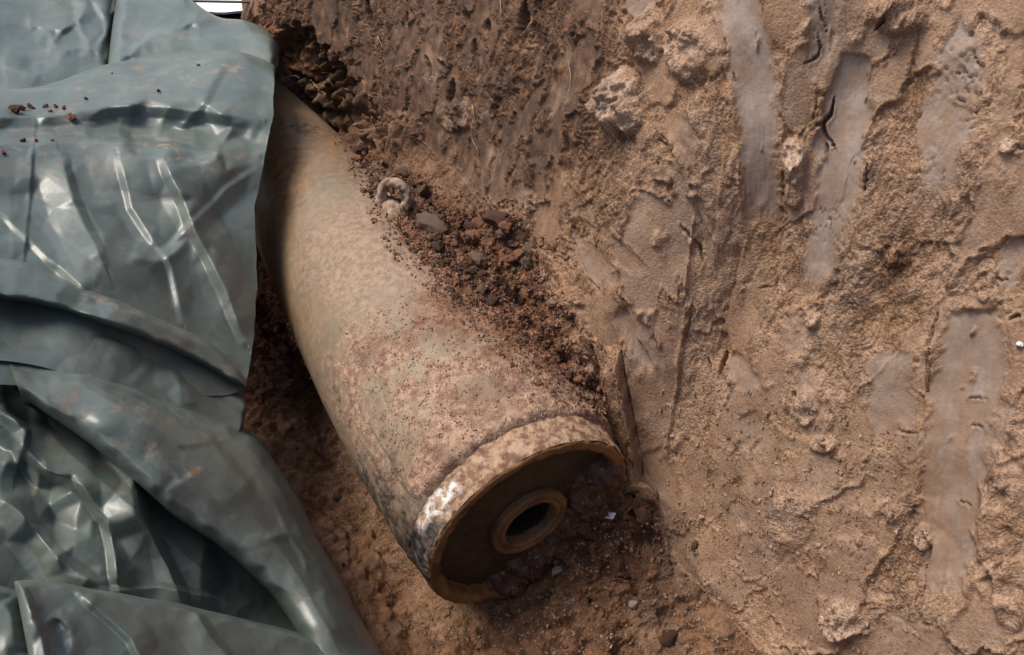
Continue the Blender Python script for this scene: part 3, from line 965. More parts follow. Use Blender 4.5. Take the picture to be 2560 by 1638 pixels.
bdisp = dust * (.0014 + gran * .0013 + np.clip(bn_b, -.3, 1) * .0018) + crust * (.004 + bn_b * .008 + bn_c * .006) + heavy * (.026 + bn_b * .020) + bn_a * .0006
# ridges in the packed dust just behind the collar
band = sstep(.128, .116, LL + .012 * fbm(PP * 4, 0 * PP, 2, 3, 109)) * sstep(.055, .07, LL) * bm([(960, 1150), (1050, 1060), (1250, 960), (1440, 980), (1440, 1060), (1200, 1100), (1040, 1180)], 30)
bdisp += band * (.0085 + .004 * noise(LL * 60, PP * 5, 0, 105))
bdisp += grime * (bn_b * .002 + bn_c * .0018)
f1g, f2g, _ = voro(PP * 9 + bn_b * .3, LL * 22, 106)
bdisp -= sstep(.06, .01, f2g - f1g) * grime * .0025
# a long scratch
dS = polydist(bx, by, [(938, 925), (962, 1000), (985, 1062)])[0]
bdisp -= sstep(3.5, 1, dS) * .0012
tipw = sstep(2.33, 2.2, LL)
bdisp *= tipw * sstep(.058, .068, LL)
Bf = Bp + rv * bdisp[..., None]
BOMBV = Bf
body = link('body', raw_mesh('bomb_body', Bf.reshape(-1, 3), grid_quads(len(Ls), len(ph), True), attrs=dict(dust=np.clip(dust, 0, 1), grime=grime * .9, rust=rustm, crust=crust * .85, red=bred)), M_BOMB, bomb)


def lathe(name, prof, mat, nphi=160, jit=0.0, seed=0, attrs=None, label=None, parent=None):
    """prof: list of (L, r)"""
    P_ = np.array(prof, float)
    a = np.linspace(0, 2 * math.pi, nphi, endpoint=False)
    Lm, Am = np.meshgrid(P_[:, 0], a, indexing='ij')
    rm = np.meshgrid(P_[:, 1], a, indexing='ij')[0]
    V_ = BC + Lm[..., None] * BA + rm[..., None] * radial(Am)
    if jit:
        nn = fbm(V_[..., 0] * 55, V_[..., 1] * 55, V_[..., 2] * 55, 3, seed)
        nv = grid_normals(V_, True)
        V_ = V_ + nv * (nn * jit)[..., None]
    at = attrs(V_) if attrs else None
    return link(name, raw_mesh(name, V_.reshape(-1, 3), grid_quads(len(P_), nphi, True), attrs=at), mat, parent or bomb, label=label)


def dens(pts, step):
    out = [pts[0]]
    for p0, p1 in zip(pts[:-1], pts[1:]):
        n_ = max(1, int(math.hypot(p1[0] - p0[0], p1[1] - p0[1]) / step))
        for i in range(1, n_ + 1):
            t = i / n_
            out.append((p0[0] + (p1[0] - p0[0]) * t, p0[1] + (p1[1] - p0[1]) * t))
    return out


def collar_attrs(V_):
    x_, y_, _ = project(V_)
    nn = fbm(V_[..., 0] * 45, V_[..., 1] * 45, V_[..., 2] * 45, 3, 120)
    x_, y_ = x_ + nn * 26, y_ + nn * 20
    wh = softpoly(x_, y_, [(1048, 1310), (1090, 1240), (1130, 1205), (1158, 1210), (1140, 1250), (1110, 1290), (1080, 1300), (1052, 1330)], 10) * sstep(-.25, .15, nn + .05)
    ta = softpoly(x_, y_, [(1010, 1340), (1060, 1310), (1110, 1290), (1095, 1340), (1075, 1400), (1080, 1470), (1030, 1450), (1005, 1400)], 10) * sstep(-.5, 0, nn + .2)
    return dict(white=wh, tar=ta * (1 - wh))


lathe('collar', dens([(.086, .190), (.077, .2045), (.068, .2078), (.030, .2065), (.010, .2045), (.004, .2025)], .0022), M_COLLAR, 420, .0024, 111, collar_attrs,
      'narrow collar caked in dry mud with a white chalky patch')
lathe('rim', dens([(.012, .2015), (.004, .2015), (.001, .1995), (0.0, .197), (.0005, .186), (.003, .1815), (.010, .179), (.030, .178), (.040, .177)], .003), M_RIM, 320, .0034, 112, None, 'raised rusty rim round the base')
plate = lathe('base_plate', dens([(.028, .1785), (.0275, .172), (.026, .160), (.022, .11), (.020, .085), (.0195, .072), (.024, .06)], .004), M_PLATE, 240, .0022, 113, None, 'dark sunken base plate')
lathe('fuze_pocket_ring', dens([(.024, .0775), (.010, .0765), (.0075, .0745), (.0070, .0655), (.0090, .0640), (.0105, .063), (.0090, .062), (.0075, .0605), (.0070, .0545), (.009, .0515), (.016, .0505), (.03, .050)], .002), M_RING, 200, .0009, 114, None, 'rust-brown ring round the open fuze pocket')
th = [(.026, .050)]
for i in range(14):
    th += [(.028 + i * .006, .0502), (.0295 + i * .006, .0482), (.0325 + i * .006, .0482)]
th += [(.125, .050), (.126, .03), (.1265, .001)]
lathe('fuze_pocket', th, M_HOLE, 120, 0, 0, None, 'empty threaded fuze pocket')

# suspension lug: a thick squarish eye on a foot, standing on the upper right flank
ray_l = rays(985, 500)
bestL = None
for L_ in np.linspace(.6, 1.6, 101):
    for p_ in np.linspace(.1, 1.5, 71):
        P_ = BC + L_ * BA + (rad_at(L_) + .032) * radial(np.array(p_))
        x_, y_, d_ = project(P_)
        e_ = (x_ - 984) ** 2 + (y_ - 494) ** 2 + 900 * p_ * 0
        tang = np.cos(p_) * BN - np.sin(p_) * UP
        vdir = (P_ - CAMP) / np.linalg.norm(P_ - CAMP)
        e_ += 4000 * (1 - abs(tang @ vdir))
        if bestL is None or e_ < bestL[0]:
            bestL = (e_, L_, p_)
_, LUGL, LUGP = bestL
lr = radial(np.array(LUGP)); lt = np.cos(LUGP) * BN - np.sin(LUGP) * UP
LUG0 = BC + LUGL * BA + rad_at(LUGL) * lr
lugroot = bpy.data.objects.new('suspension_lug', None)
# squarish loop in the plane of axis and radius, swept by an uneven rounded section
npth, nsec = 72, 18
aa = np.linspace(0, 2 * math.pi, npth, endpoint=False)
lp = spline([(-.022, .002, .0150), (-.028, .016, .0125), (-.031, .038, .0100), (-.027, .058, .0085), (-.014, .070, .0090), (.006, .071, .0110), (.024, .064, .0120), (.033, .050, .0095), (.031, .032, .0105),
             (.027, .014, .0130), (.018, .002, .0155)], npth, True)
npth = len(lp)
aa = np.linspace(0, 2 * math.pi, npth, endpoint=False)
cxp, cyp = lp[:, 0], lp[:, 1] - .010
vl = (LUG0 - CAMP) / np.linalg.norm(LUG0 - CAMP)
vl = vl - (vl @ lr) * lr; vl /= np.linalg.norm(vl)
lt = lt * .35 * np.sign(lt @ vl) + vl * .65; lt /= np.linalg.norm(lt)
la = np.cross(lr, lt)
path = LUG0 + cxp[:, None] * la + cyp[:, None] * lr
tang = np.roll(path, -1, 0) - np.roll(path, 1, 0); tang /= np.linalg.norm(tang, axis=1)[:, None]
side1 = np.cross(tang, lt); side1 /= np.linalg.norm(side1, axis=1)[:, None]
bb = np.linspace(0, 2 * math.pi, nsec, endpoint=False)
thick = lp[:, 2] + .0012 * noise(aa * 4, 0 * aa, 1, 130)
sec = path[:, None] + side1[:, None] * (np.cos(bb)[None, :, None] * thick[:, None, None]) + lt * (np.sin(bb)[None, :, None] * thick[:, None, None] * 1.15)
nn = fbm(sec[..., 0] * 90, sec[..., 1] * 90, sec[..., 2] * 90, 3, 131, .6)
sec = sec + (sec - path[:, None]) * (nn * .40)[..., None] + (fbm(sec[..., 0] * 28, sec[..., 1] * 28, sec[..., 2] * 28, 2, 133) * .006)[..., None] * lt
qv = np.concatenate([sec, sec[:1]])
lug = link('suspension_lug', raw_mesh('lug_eye', qv.reshape(-1, 3), grid_quads(npth + 1, nsec, True)), M_LUG, bomb, label='pale crusted steel suspension lug')
# foot of the lug
fp = []
for zz_, sc in [(-.015, 1.25), (.004, 1.15), (.012, .9), (.017, .55), (.018, .02)]:
    a = np.linspace(0, 2 * math.pi, 40, endpoint=False)
    fp.append(LUG0 + zz_ * lr + (np.cos(a)[:, None] * BA * .05 + np.sin(a)[:, None] * lt * .032) * sc)
fp = np.stack(fp)
nn = fbm(fp[..., 0] * 50, fp[..., 1] * 50, fp[..., 2] * 50, 3, 132)
fp = fp + nn[..., None] * .006 * lr
link('lug_foot', raw_mesh('lug_foot', fp.reshape(-1, 3), grid_quads(5, 40, True)), M_LUG, lug)
bpy.data.objects.remove(lugroot)

# ------------------------------------------------------------------ the tarp: one crumpled plastic sheet lying in overlapping folds on the left bank
CTRL = np.array([(-300, -100, 2.0), (0, -100, 2.30), (350, -100, 2.55), (560, -60, 2.50), (690, 110, 2.18), (-300, 400, 1.42), (0, 400, 1.62), (350, 400, 1.76), (650, 300, 1.95),
                 (-300, 819, 1.10), (0, 819, 1.27), (300, 819, 1.42), (630, 819, 1.70), (-300, 1200, .93), (0, 1200, 1.06), (400, 1200, 1.22), (700, 1150, 1.50),
                 (-300, 1638, .80), (0, 1638, .92), (500, 1638, 1.10), (960, 1638, 1.36), (-300, 1900, .72), (0, 1900, .82), (600, 1900, 1.02), (1050, 1900, 1.24), (780, 1350, 1.44)], float)


def tps_fit(c, reg=.02):
    n_ = len(c)
    d = np.hypot(c[:, None, 0] - c[None, :, 0], c[:, None, 1] - c[None, :, 1]) / 500
    K = np.where(d > 0, d * d * np.log(d + 1e-9), 0) + np.eye(n_) * reg
    Pm = np.c_[np.ones(n_), c[:, :2] / 500]
    A = np.block([[K, Pm], [Pm.T, np.zeros((3, 3))]])
    return np.linalg.solve(A, np.r_[c[:, 2], 0, 0, 0])


def tps_eval(c, w, x, y):
    out = w[-3] + w[-2] * x / 500 + w[-1] * y / 500
    for i in range(len(c)):
        d2 = ((x - c[i, 0]) ** 2 + (y - c[i, 1]) ** 2) / 250000 + 1e-12
        out = out + w[i] * d2 * np.log(d2) * .5
    return out


TPS = tps_fit(CTRL)


def tbase(x, y):
    out = TPS[-3] + TPS[-2] * x / 500 + TPS[-1] * y / 500
    for i in range(len(CTRL)):
        d2 = ((x - CTRL[i, 0]) ** 2 + (y - CTRL[i, 1]) ** 2) / 250000 + 1e-12
        out = out + TPS[i] * d2 * np.log(d2) * .5
    return out


def crease_field(x0, y0, x1, y1, ridges, seed, amp, step=4.0, ctrl=None):
    """a sheet folded along creases: ridge lines and random points joined by flat triangles; returns a height map over the box"""
    from mathutils.geometry import delaunay_2d_cdt
    g = np.random.default_rng(900 + seed)
    P, H, E = [], [], []
    for cx_, cy_, ch_ in (ctrl or []):
        P.append(np.array([cx_, cy_], float) + g.normal(size=2) * 4); H.append(ch_ * 1.05)
    for pts, hgt, wa, wb in ridges:
        p = np.asarray(pts, float)
        p = spline(p, max(4, 2 * len(p))) if len(p) > 2 else p
        tg = np.gradient(p, axis=0); tg /= np.linalg.norm(tg, axis=1)[:, None] + 1e-9
        nr = np.c_[-tg[:, 1], tg[:, 0]]
        taper = np.sin(np.linspace(.12, np.pi - .12, len(p))) ** .5
        i0 = len(P)
        for k_ in range(len(p)):
            P.append(p[k_] + g.normal(size=2) * 2); H.append((1.25 if len(pts) > 3 else .9) * hgt * taper[k_])
            if k_: E.append((i0 + k_ - 1, i0 + k_))
        for k_ in range(0, len(p)):
            for sgn, w_ in ((1, wb), (-1, wa)) if ctrl is None else ():
                P.append(p[k_] + sgn * nr[k_] * (w_ * 1.5 + 6) * g.uniform(1.6, 2.0)); H.append(0.0)
    n_main = len(P)
    lev = [0] * n_main
    for lv, spc in ((1, 105), (2, 50)):
        for yy in np.arange(y0, y1 + spc, spc):
            for xx in np.arange(x0, x1 + spc, spc):
                q = np.array([xx, yy]) + g.uniform(-.45, .45, 2) * spc
                if P and min((P[k_][0] - q[0]) ** 2 + (P[k_][1] - q[1]) ** 2 for k_ in range(len(P))) < (spc * .42) ** 2:
                    continue
                P.append(q); H.append(0.0); lev.append(lv)
    for c in ((x0 - 200, y0 - 200), (x1 + 200, y0 - 200), (x0 - 200, y1 + 200), (x1 + 200, y1 + 200)):
        P.append(np.array(c, float)); H.append(0.0); lev.append(0)
    P = np.array(P); lev = np.array(lev)
    Hk = np.array(H, float)
    nx_, ny_ = int((x1 - x0) / step) + 2, int((y1 - y0) / step) + 2

    def raster(P_, H_, E_):
        vo, eo, fo, ov, oe, of = delaunay_2d_cdt([Vector((float(a), float(b))) for a, b in P_], E_, [], 0, 1e-4)
        hv = []
        for k_, src in enumerate(ov):
            if src:
                hv.append(H_[src[0]])
            else:
                d_ = (P_[:, 0] - vo[k_][0]) ** 2 + (P_[:, 1] - vo[k_][1]) ** 2
                hv.append(H_[int(np.argmin(d_))])
        out = np.zeros((ny_, nx_))
        for f in fo:
            if len(f) != 3:
                continue
            (ax, ay), (bx, by), (cx_, cy_) = [vo[i] for i in f]
            i0, i1 = int(max(0, (min(ax, bx, cx_) - x0) / step)), int(min(nx_ - 1, (max(ax, bx, cx_) - x0) / step + 1))
            j0, j1 = int(max(0, (min(ay, by, cy_) - y0) / step)), int(min(ny_ - 1, (max(ay, by, cy_) - y0) / step + 1))
            if i1 < i0 or j1 < j0:
                continue
            gx, gy = np.meshgrid(x0 + np.arange(i0, i1 + 1) * step, y0 + np.arange(j0, j1 + 1) * step)
            den = (by - cy_) * (ax - cx_) + (cx_ - bx) * (ay - cy_)
            if abs(den) < 1e-6:
                continue
            l1 = ((by - cy_) * (gx - cx_) + (cx_ - bx) * (gy - cy_)) / den
            l2 = ((cy_ - ay) * (gx - cx_) + (ax - cx_) * (gy - cy_)) / den
            l3 = 1 - l1 - l2
            m_ = (l1 >= -1e-3) & (l2 >= -1e-3) & (l3 >= -1e-3)
            sub = out[j0:j1 + 1, i0:i1 + 1]
            sub[m_] = (l1 * hv[f[0]] + l2 * hv[f[1]] + l3 * hv[f[2]])[m_]
        return out
    for lv, am_ in ((1, .0032), (2, .0017)):
        base = raster(P[lev < lv], Hk[lev < lv], [])
        m_ = lev == lv
        ii = np.clip(((P[m_, 0] - x0) / step).astype(int), 0, nx_ - 1); jj = np.clip(((P[m_, 1] - y0) / step).astype(int), 0, ny_ - 1)
        Hk[m_] = base[jj, ii] + g.normal(size=m_.sum()) * am_ * amp
    out = raster(P, Hk, E)
    soft = out
    for _ in range(2):
        pd = np.pad(soft, 1, mode='edge')
        soft = (pd[:-2, 1:-1] + pd[2:, 1:-1] + pd[1:-1, :-2] + pd[1:-1, 2:] + 2 * pd[1:-1, 1:-1]) / 6

    def sample(x, y):
        fx = np.clip((x - x0) / step, 0, nx_ - 1.001); fy = np.clip((y - y0) / step, 0, ny_ - 1.001)
        i, j = fx.astype(int), fy.astype(int)
        u, v = fx - i, fy - j
        return (soft[j, i] * (1 - u) + soft[j, i + 1] * u) * (1 - v) + (soft[j + 1, i] * (1 - u) + soft[j + 1, i + 1] * u) * v
    return sample


def upsample(A, nr, nc):
    """smooth resize of a grid of points (Catmull-Rom both ways)"""
    def one(B, n):
        m = B.shape[0]
        f = np.linspace(0, m - 1, n)
        i = np.clip(np.floor(f).astype(int), 0, m - 2)
        t = (f - i)[:, None, None]
        p0, p1, p2, p3 = B[np.maximum(i - 1, 0)], B[i], B[i + 1], B[np.minimum(i + 2, m - 1)]
        return .5 * (2 * p1 + (p2 - p0) * t + (2 * p0 - 5 * p1 + 4 * p2 - p3) * t ** 2 + (3 * p1 - p0 - 3 * p2 + p3) * t ** 3)
    return one(one(A, nr).transpose(1, 0, 2), nc).transpose(1, 0, 2)


def relax(X0, eu, ev, its, kb, seed, jitter):
    """let a sheet that is a little too large for its place buckle: springs longer than the gaps they span, bending resisted"""
    g = np.random.default_rng(1200 + seed)
    n = grid_normals(X0)
    a, b = X0.shape[:2]
    X = X0 + n * (g.normal(size=(a, b)) * jitter)[..., None]
    cons = []
    eu_, ev_ = eu[..., None][..., 0], ev[..., None][..., 0]

    def add(s0, s1, ex, k, one):
        L = np.linalg.norm(X0[s1] - X0[s0], axis=-1) * (1 + .5 * (ex[s0] + ex[s1]))
        cons.append((s0, s1, L, k, one))
    A = slice(None)
    add((A, slice(0, -1)), (A, slice(1, None)), eu_, 1.0, False)
    add((slice(0, -1), A), (slice(1, None), A), ev_, 1.0, False)
    em = .5 * (eu_ + ev_)
    add((slice(0, -1), slice(0, -1)), (slice(1, None), slice(1, None)), em, .5, False)
    add((slice(1, None), slice(0, -1)), (slice(0, -1), slice(1, None)), em, .5, False)
    add((A, slice(0, -2)), (A, slice(2, None)), eu_, kb, True)
    add((slice(0, -2), A), (slice(2, None), A), ev_, kb, True)
    fixed = np.zeros((a, b), bool); fixed[0] = fixed[-1] = True; fixed[:, 0] = fixed[:, -1] = True
    V = np.zeros_like(X)
    for it in range(its):
        D = np.zeros_like(X); Cn = np.full((a, b, 1), 1e-6)
        for s0, s1, L, k, one in cons:
            d = X[s1] - X[s0]
            l = np.linalg.norm(d, axis=-1) + 1e-9
            e_ = (l - L) / l
            if one:
                e_ = np.minimum(e_, 0)
            c = d * (.5 * k * e_)[..., None]
            D[s0] += c; D[s1] -= c
            Cn[s0] += k; Cn[s1] += k
        step = D / Cn * 1.5
        V = V * .75 + step
        V[fixed] = 0
        X = X + V
        X = X + (X0 - X) * .004
    return X


def buckle(W, eu, ev, seed, amt):
    nr, nc = W.shape[:2]
    out = W
    for div, its, kb, part, jit in ((16, 400, .45, .16, .004),):
        r, c = max(6, nr // div), max(6, nc // div)
        ri = np.linspace(0, nr - 1, r).astype(int); ci = np.linspace(0, nc - 1, c).astype(int)
        base = out[np.ix_(ri, ci)]
        Xr = relax(base, (eu * part * amt)[np.ix_(ri, ci)], (ev * part * amt)[np.ix_(ri, ci)], its, kb, seed * 10 + div, jit)
        out = out + upsample(Xr - base, nr, nc)
    return out


tv, tq, tdirt, twet = [], [], [], []
tcount = 0


def resample(pts, n):
    P_ = spline(pts, 40 * len(pts))
    c = np.r_[0, np.cumsum(np.hypot(*np.diff(P_, axis=0).T))]
    s = np.linspace(0, c[-1], n)
    return np.c_[np.interp(s, c, P_[:, 0]), np.interp(s, c, P_[:, 1])]


def layer(top, bot, lift, ridges=(), right=None, curl_top=0, curl_bot=0, curl_l=0, curl_r=0, cw=26, crumple=1.0, seed=0, swell=0.0, dirtf=None, tuck=.07, buck=1.0, ctrl=None, rs=1.0, long=()):
    """a fold of the sheet between two edges (photograph pixels). lift: metres towards the camera from the heap below; curled edges roll away and tuck under"""
    global tcount
    t_ = np.asarray(top, float); b_ = np.asarray(bot, float)
    ln = max(np.hypot(*np.diff(t_, axis=0).T).sum(), np.hypot(*np.diff(b_, axis=0).T).sum())
    hh = np.hypot(*(t_ - b_[:]).T).max() if len(t_) == len(b_) else max(np.hypot(*(t_[0] - b_[0])), np.hypot(*(t_[-1] - b_[-1])), np.hypot(*(t_[len(t_) // 2] - b_[len(b_) // 2])))
    nu, nv = int(ln / 3.9) + 2, int(hh / 3.9) + 2
    tp, bt = resample(top, nu), resample(bot, nu)
    v = np.linspace(0, 1, nv)[:, None, None]
    P_ = tp[None] * (1 - v) + bt[None] * v
    x, y = P_[..., 0].copy(), P_[..., 1]
    if right is not None:
        rp = np.asarray(right, float)
        tgt = np.interp(y[:, -1], rp[:, 1], rp[:, 0]) + noise(y[:, -1] / 40, 0, 0, 230) * 4
        x += (tgt - x[:, -1])[:, None] * (np.linspace(0, 1, nu)[None] ** 4)
    wx = x + noise(x / 90, y / 90, seed, 200) * 14
    wy = y + noise(x / 90, y / 90, seed + 9, 201) * 14
    h = np.zeros_like(x)
    h += crease_field(x.min() - 10, y.min() - 10, x.max() + 10, y.max() + 10, [(a_, b_ * rs, c_, d_) for a_, b_, c_, d_ in ridges], seed, .25 + crumple, 4.0, ctrl)(wx, wy)
    for pts, hgt, wa, wb in long:                       # long fold lines: flat planes falling away on both sides
        d, al, sd_, _ = polydist(x + .35 * (wx - x), y + .35 * (wy - y), pts)
        q_ = np.clip(1 - d / np.where(sd_ > 0, wb, wa), 0, 1)
        h += hgt * q_ * (.3 + .7 * sstep(0, .12, al) * sstep(1, .88, al))
    am = sstep(-.35, .5, noise(x / 150, y / 150, seed, 214))
    wu = noise(x / 50, y / 50, seed + 3, 241) * 12; wv_ = noise(x / 50, y / 50, seed + 6, 243) * 12
    h += crumple * (tin((wx + wv_) / 36, (wy + wu) / 60, 252 + seed) * .0030 * am ** 2 + tin((wx + wv_) / 15, (wy + wu) / 24, 253 + seed) * .0007 * am ** 2)
    h += fbm(x / 260, y / 260, seed, 2, 215) * .012
    U = np.linspace(0, 1, nu)[None] + 0 * x
    if swell:
        h += swell * np.sin(np.pi * np.clip(v[..., 0], 0, 1)) + 0 * x
    de = np.full(x.shape, 9e9)
    vv = v[..., 0] + 0 * x
    len_v = np.hypot(*(tp - bt).T)[None] + 0 * x
    ed = []
    if curl_top: ed.append((vv * len_v, curl_top))
    if curl_bot: ed.append(((1 - vv) * len_v, curl_bot))
    if curl_l: ed.append((U * ln, curl_l))
    if curl_r: ed.append(((1 - U) * ln, curl_r))
    for dpx, c_ in ed:
        w_ = cw * (1 + .35 * noise(x / 45, y / 45, seed, 216))
        q_ = np.clip(1 - dpx / w_, 0, 1)
        h -= c_ * (1 - np.sqrt(np.clip(1 - q_ * q_, 0, 1)))
    dpt = tbase(x, y) - lift - h
    W = CAMP + rays(x, y) * dpt[..., None]
    inn = np.minimum(np.minimum(vv * len_v, (1 - vv) * len_v), np.minimum(U * ln, (1 - U) * ln))
    msk = sstep(4, 60, inn)
    ne = noise(x / 130, y / 130, seed, 260)
    W = buckle(W, (.030 + .045 * sstep(-.3, .5, ne)) * msk, (.014 + .035 * sstep(-.1, .6, -ne)) * msk, seed, buck)
    # tuck rows: the sheet turns under itself beyond a rolled edge
    rows = [W]
    dirt = sstep(-.1, .6, fbm(x / 90, y / 60, seed, 3, 220)) * .40 + .25 * sstep(.015, .04, h)
    wet = sstep(.35, .8, fbm(x / 130, y / 90, seed, 2, 221)) * .5
    if dirtf is not None:
        d1, d2 = dirtf(x, y)
        dirt = np.maximum(dirt, d1); wet = np.maximum(wet, d2)

    def under(edge_xy, edge_W, inward):
        out = []
        for k_, (dd_, ii_) in enumerate([(.25, .1), (.6, .35), (1.0, 1.0), (1.15, 2.2)]):
            e2 = edge_xy + inward * (34 * ii_)
            base = np.linalg.norm(edge_W - CAMP, axis=-1) / np.linalg.norm(rays(edge_xy[:, 0], edge_xy[:, 1]), axis=-1)
            out.append(CAMP + rays(e2[:, 0], e2[:, 1]) * (base + tuck * dd_)[:, None])
        return out
    if curl_top:
        inw = (bt - tp); inw /= np.linalg.norm(inw, axis=1)[:, None] + 1e-9
        o_ = under(tp, W[0], inw)
        W = np.concatenate([np.stack(o_[::-1]), W]); dirt = np.concatenate([dirt[:1]] * 4 + [dirt]); wet = np.concatenate([wet[:1]] * 4 + [wet])
    if curl_bot:
        inw = (tp - bt); inw /= np.linalg.norm(inw, axis=1)[:, None] + 1e-9
        o_ = under(bt, W[-1], inw)
        W = np.concatenate([W, np.stack(o_)]); dirt = np.concatenate([dirt] + [dirt[-1:]] * 4); wet = np.concatenate([wet] + [wet[-1:]] * 4)
    if curl_r or curl_l:
        for fl, c_ in (('r', curl_r), ('l', curl_l)):
            if not c_:
                continue
            j = -1 if fl == 'r' else 0
            Wd = W[:, j] - CAMP
            dep_ = Wd @ np.array([0, CO, -SI])
            exy = np.stack(project(W[:, j])[:2], -1)
            inw = np.zeros_like(exy); inw[:, 0] = -1 if fl == 'r' else 1
            extra = []
            for dd_, ii_ in [(.25, .1), (.6, .35), (1.0, 1.0), (1.15, 2.2)]:
                e2 = exy + inw * 34 * ii_
                extra.append(CAMP + rays(e2[:, 0], e2[:, 1]) * (dep_ + tuck * dd_)[:, None])
            if fl == 'r':
                W = np.concatenate([W, np.stack(extra, 1)], 1); dirt = np.concatenate([dirt] + [dirt[:, -1:]] * 4, 1); wet = np.concatenate([wet] + [wet[:, -1:]] * 4, 1)
            else:
                W = np.concatenate([np.stack(extra[::-1], 1), W], 1); dirt = np.concatenate([dirt[:, :1]] * 4 + [dirt], 1); wet = np.concatenate([wet[:, :1]] * 4 + [wet], 1)
    a, b = W.shape[:2]
    tq.append(grid_quads(a, b, False, tcount))
    tv.append(W.reshape(-1, 3)); tdirt.append(np.clip(dirt, 0, 1).ravel()); twet.append(np.clip(wet, 0, 1).ravel())
    tcount += a * b


# back heap on the far left
layer([(-260, -120), (0, -120), (150, -120), (290, -90)], [(-260, 330), (0, 300), (150, 270), (285, 230)], -.15,
      [([(130, 120), (180, 60), (225, 10)], .035, 18, 40), ([(185, 60), (215, 100), (240, 130)], .025, 14, 14), ([(0, 150), (40, 175), (110, 205)], .03, 16, 30),
       ([(60, 60), (120, 75), (150, 130)], .02, 18, 18), ([(100, 200), (150, 150), (200, 110)], .02, 12, 16), ([(230, 0), (262, 60), (250, 150)], .03, 20, 20)],
      curl_r=.14, cw=40, crumple=.8, seed=1)
# back heap with the rolled right end
layer([(300, -90), (420, -70), (480, 0), (545, 42), (612, 52), (668, 78), (697, 112)], [(262, 230), (330, 225), (420, 215), (520, 205), (590, 200), (650, 195), (696, 165)], -.03,
      [([(285, 160), (350, 120), (430, 85), (530, 45)], .030, 14, 34), ([(480, 0), (500, 40), (545, 55)], .015, 12, 12), ([(380, 150), (470, 110), (560, 115)], .02, 18, 22),
       ([(600, 130), (650, 110), (690, 100)], .02, 10, 14), ([(300, 40), (280, 100), (268, 160)], .02, 12, 20)],
      curl_top=.12, curl_r=.12, curl_l=.12, cw=34, rs=.8, seed=2)


def dirt_main(x, y):
    a = softpoly(x, y, [(250, 180), (420, 140), (640, 140), (600, 200), (420, 230), (280, 240)], 30) * .8
    a = np.maximum(a, softpoly(x, y, [(300, 340), (420, 345), (600, 390), (590, 450), (430, 410), (310, 380)], 26))
    b = softpoly(x, y, [(0, 250), (160, 245), (250, 290), (200, 420), (0, 420)], 40)
    return np.maximum(a, b * .6), b


# main upper panel
layer([(-260, 240), (-100, 235), (0, 225), (110, 214), (250, 166), (330, 150), (430, 132), (560, 124), (640, 142), (690, 168), (660, 186)],
      [(-260, 900), (-100, 900), (0, 900), (110, 920), (250, 960), (330, 980), (420, 985), (520, 990), (580, 985), (612, 965), (622, 930)], .10,
      [],
      long=[([(-100, 300), (120, 292), (330, 264), (480, 278), (640, 300)], .022, 60, 26), ([(-100, 372), (110, 360), (310, 358), (430, 376), (640, 396)], .026, 16, 120),
            ([(405, 385), (450, 490), (500, 600), (556, 715), (612, 850)], .024, 70, 22), ([(150, 390), (182, 500), (255, 660)], .018, 20, 70), ([(86, 300), (76, 480), (58, 660)], .006, 6, 40),
            ([(300, 400), (330, 520), (420, 640), (460, 800)], .012, 60, 16), ([(640, 420), (560, 480), (400, 640)], .008, 40, 14), ([(0, 520), (120, 640), (230, 740)], .014, 60, 18), ([(120, 190), (300, 240), (460, 215)], .008, 14, 40),
            ([(560, 160), (500, 262), (440, 330)], .012, 18, 60)],
      ctrl=[(-260, 250, .0), (-260, 600, .02), (-260, 880, 0), (0, 235, .01), (150, 215, .015), (330, 170, .01), (480, 150, .01), (640, 165, .0), (0, 285, .035), (120, 285, .04), (240, 288, .045), (325, 262, .052),
            (430, 266, .048), (540, 285, .035), (640, 310, .0), (0, 322, .030), (120, 324, .028), (235, 330, .012), (330, 320, -.022), (430, 332, -.030), (540, 346, -.026), (620, 356, -.02),
            (0, 360, .042), (110, 358, .045), (220, 364, .042), (310, 362, .048), (420, 380, .050), (530, 392, .044), (630, 400, .010), (0, 440, .030), (60, 500, .005), (40, 600, .022), (110, 560, -.002), (120, 440, .030),
            (180, 500, .030), (250, 640, .032), (230, 480, .008), (300, 540, -.004), (345, 600, -.010), (290, 635, .020), (345, 648, .026), (405, 640, .020), (350, 720, .012), (420, 730, .002), (448, 490, .032), (500, 600, .028),
            (556, 715, .024), (600, 815, .012), (395, 500, .004), (430, 610, -.006), (490, 740, -.002), (540, 540, .0), (600, 620, .004), (610, 480, .0), (130, 680, .004), (200, 740, .016), (0, 700, .01), (300, 820, .01), (500, 860, .0), (0, 880, .0), (260, 900, 0), (600, 930, -.01)],
      curl_top=.10, curl_r=.13, cw=30, seed=3, dirtf=dirt_main, crumple=.35,
      right=[(668, 168), (656, 190), (657, 300), (642, 380), (630, 460), (618, 520), (628, 600), (638, 700), (632, 850), (620, 950)])
# rolled band below it
def dirt_band(x, y):
    a = softpoly(x, y, [(200, 700), (420, 790), (600, 900), (600, 940), (380, 850), (200, 770)], 24) * .8
    return a, softpoly(x, y, [(0, 760), (160, 780), (230, 860), (160, 900), (0, 820)], 24)


layer([(-260, 600), (-100, 622), (0, 640), (60, 650), (150, 690), (300, 750), (430, 808), (520, 850), (592, 912), (617, 952)],
      [(-260, 720), (-100, 735), (0, 750), (100, 766), (190, 790), (300, 830), (400, 868), (500, 916), (570, 956), (614, 975)], .145,
      [([(0, 742), (100, 752), (230, 786), (300, 812), (420, 860)], .020, 30, 12), ([(225, 720), (222, 760)], .006, 4, 4)], curl_top=.09, curl_bot=.10, cw=22, seed=4, buck=.5, crumple=.45, dirtf=dirt_band)
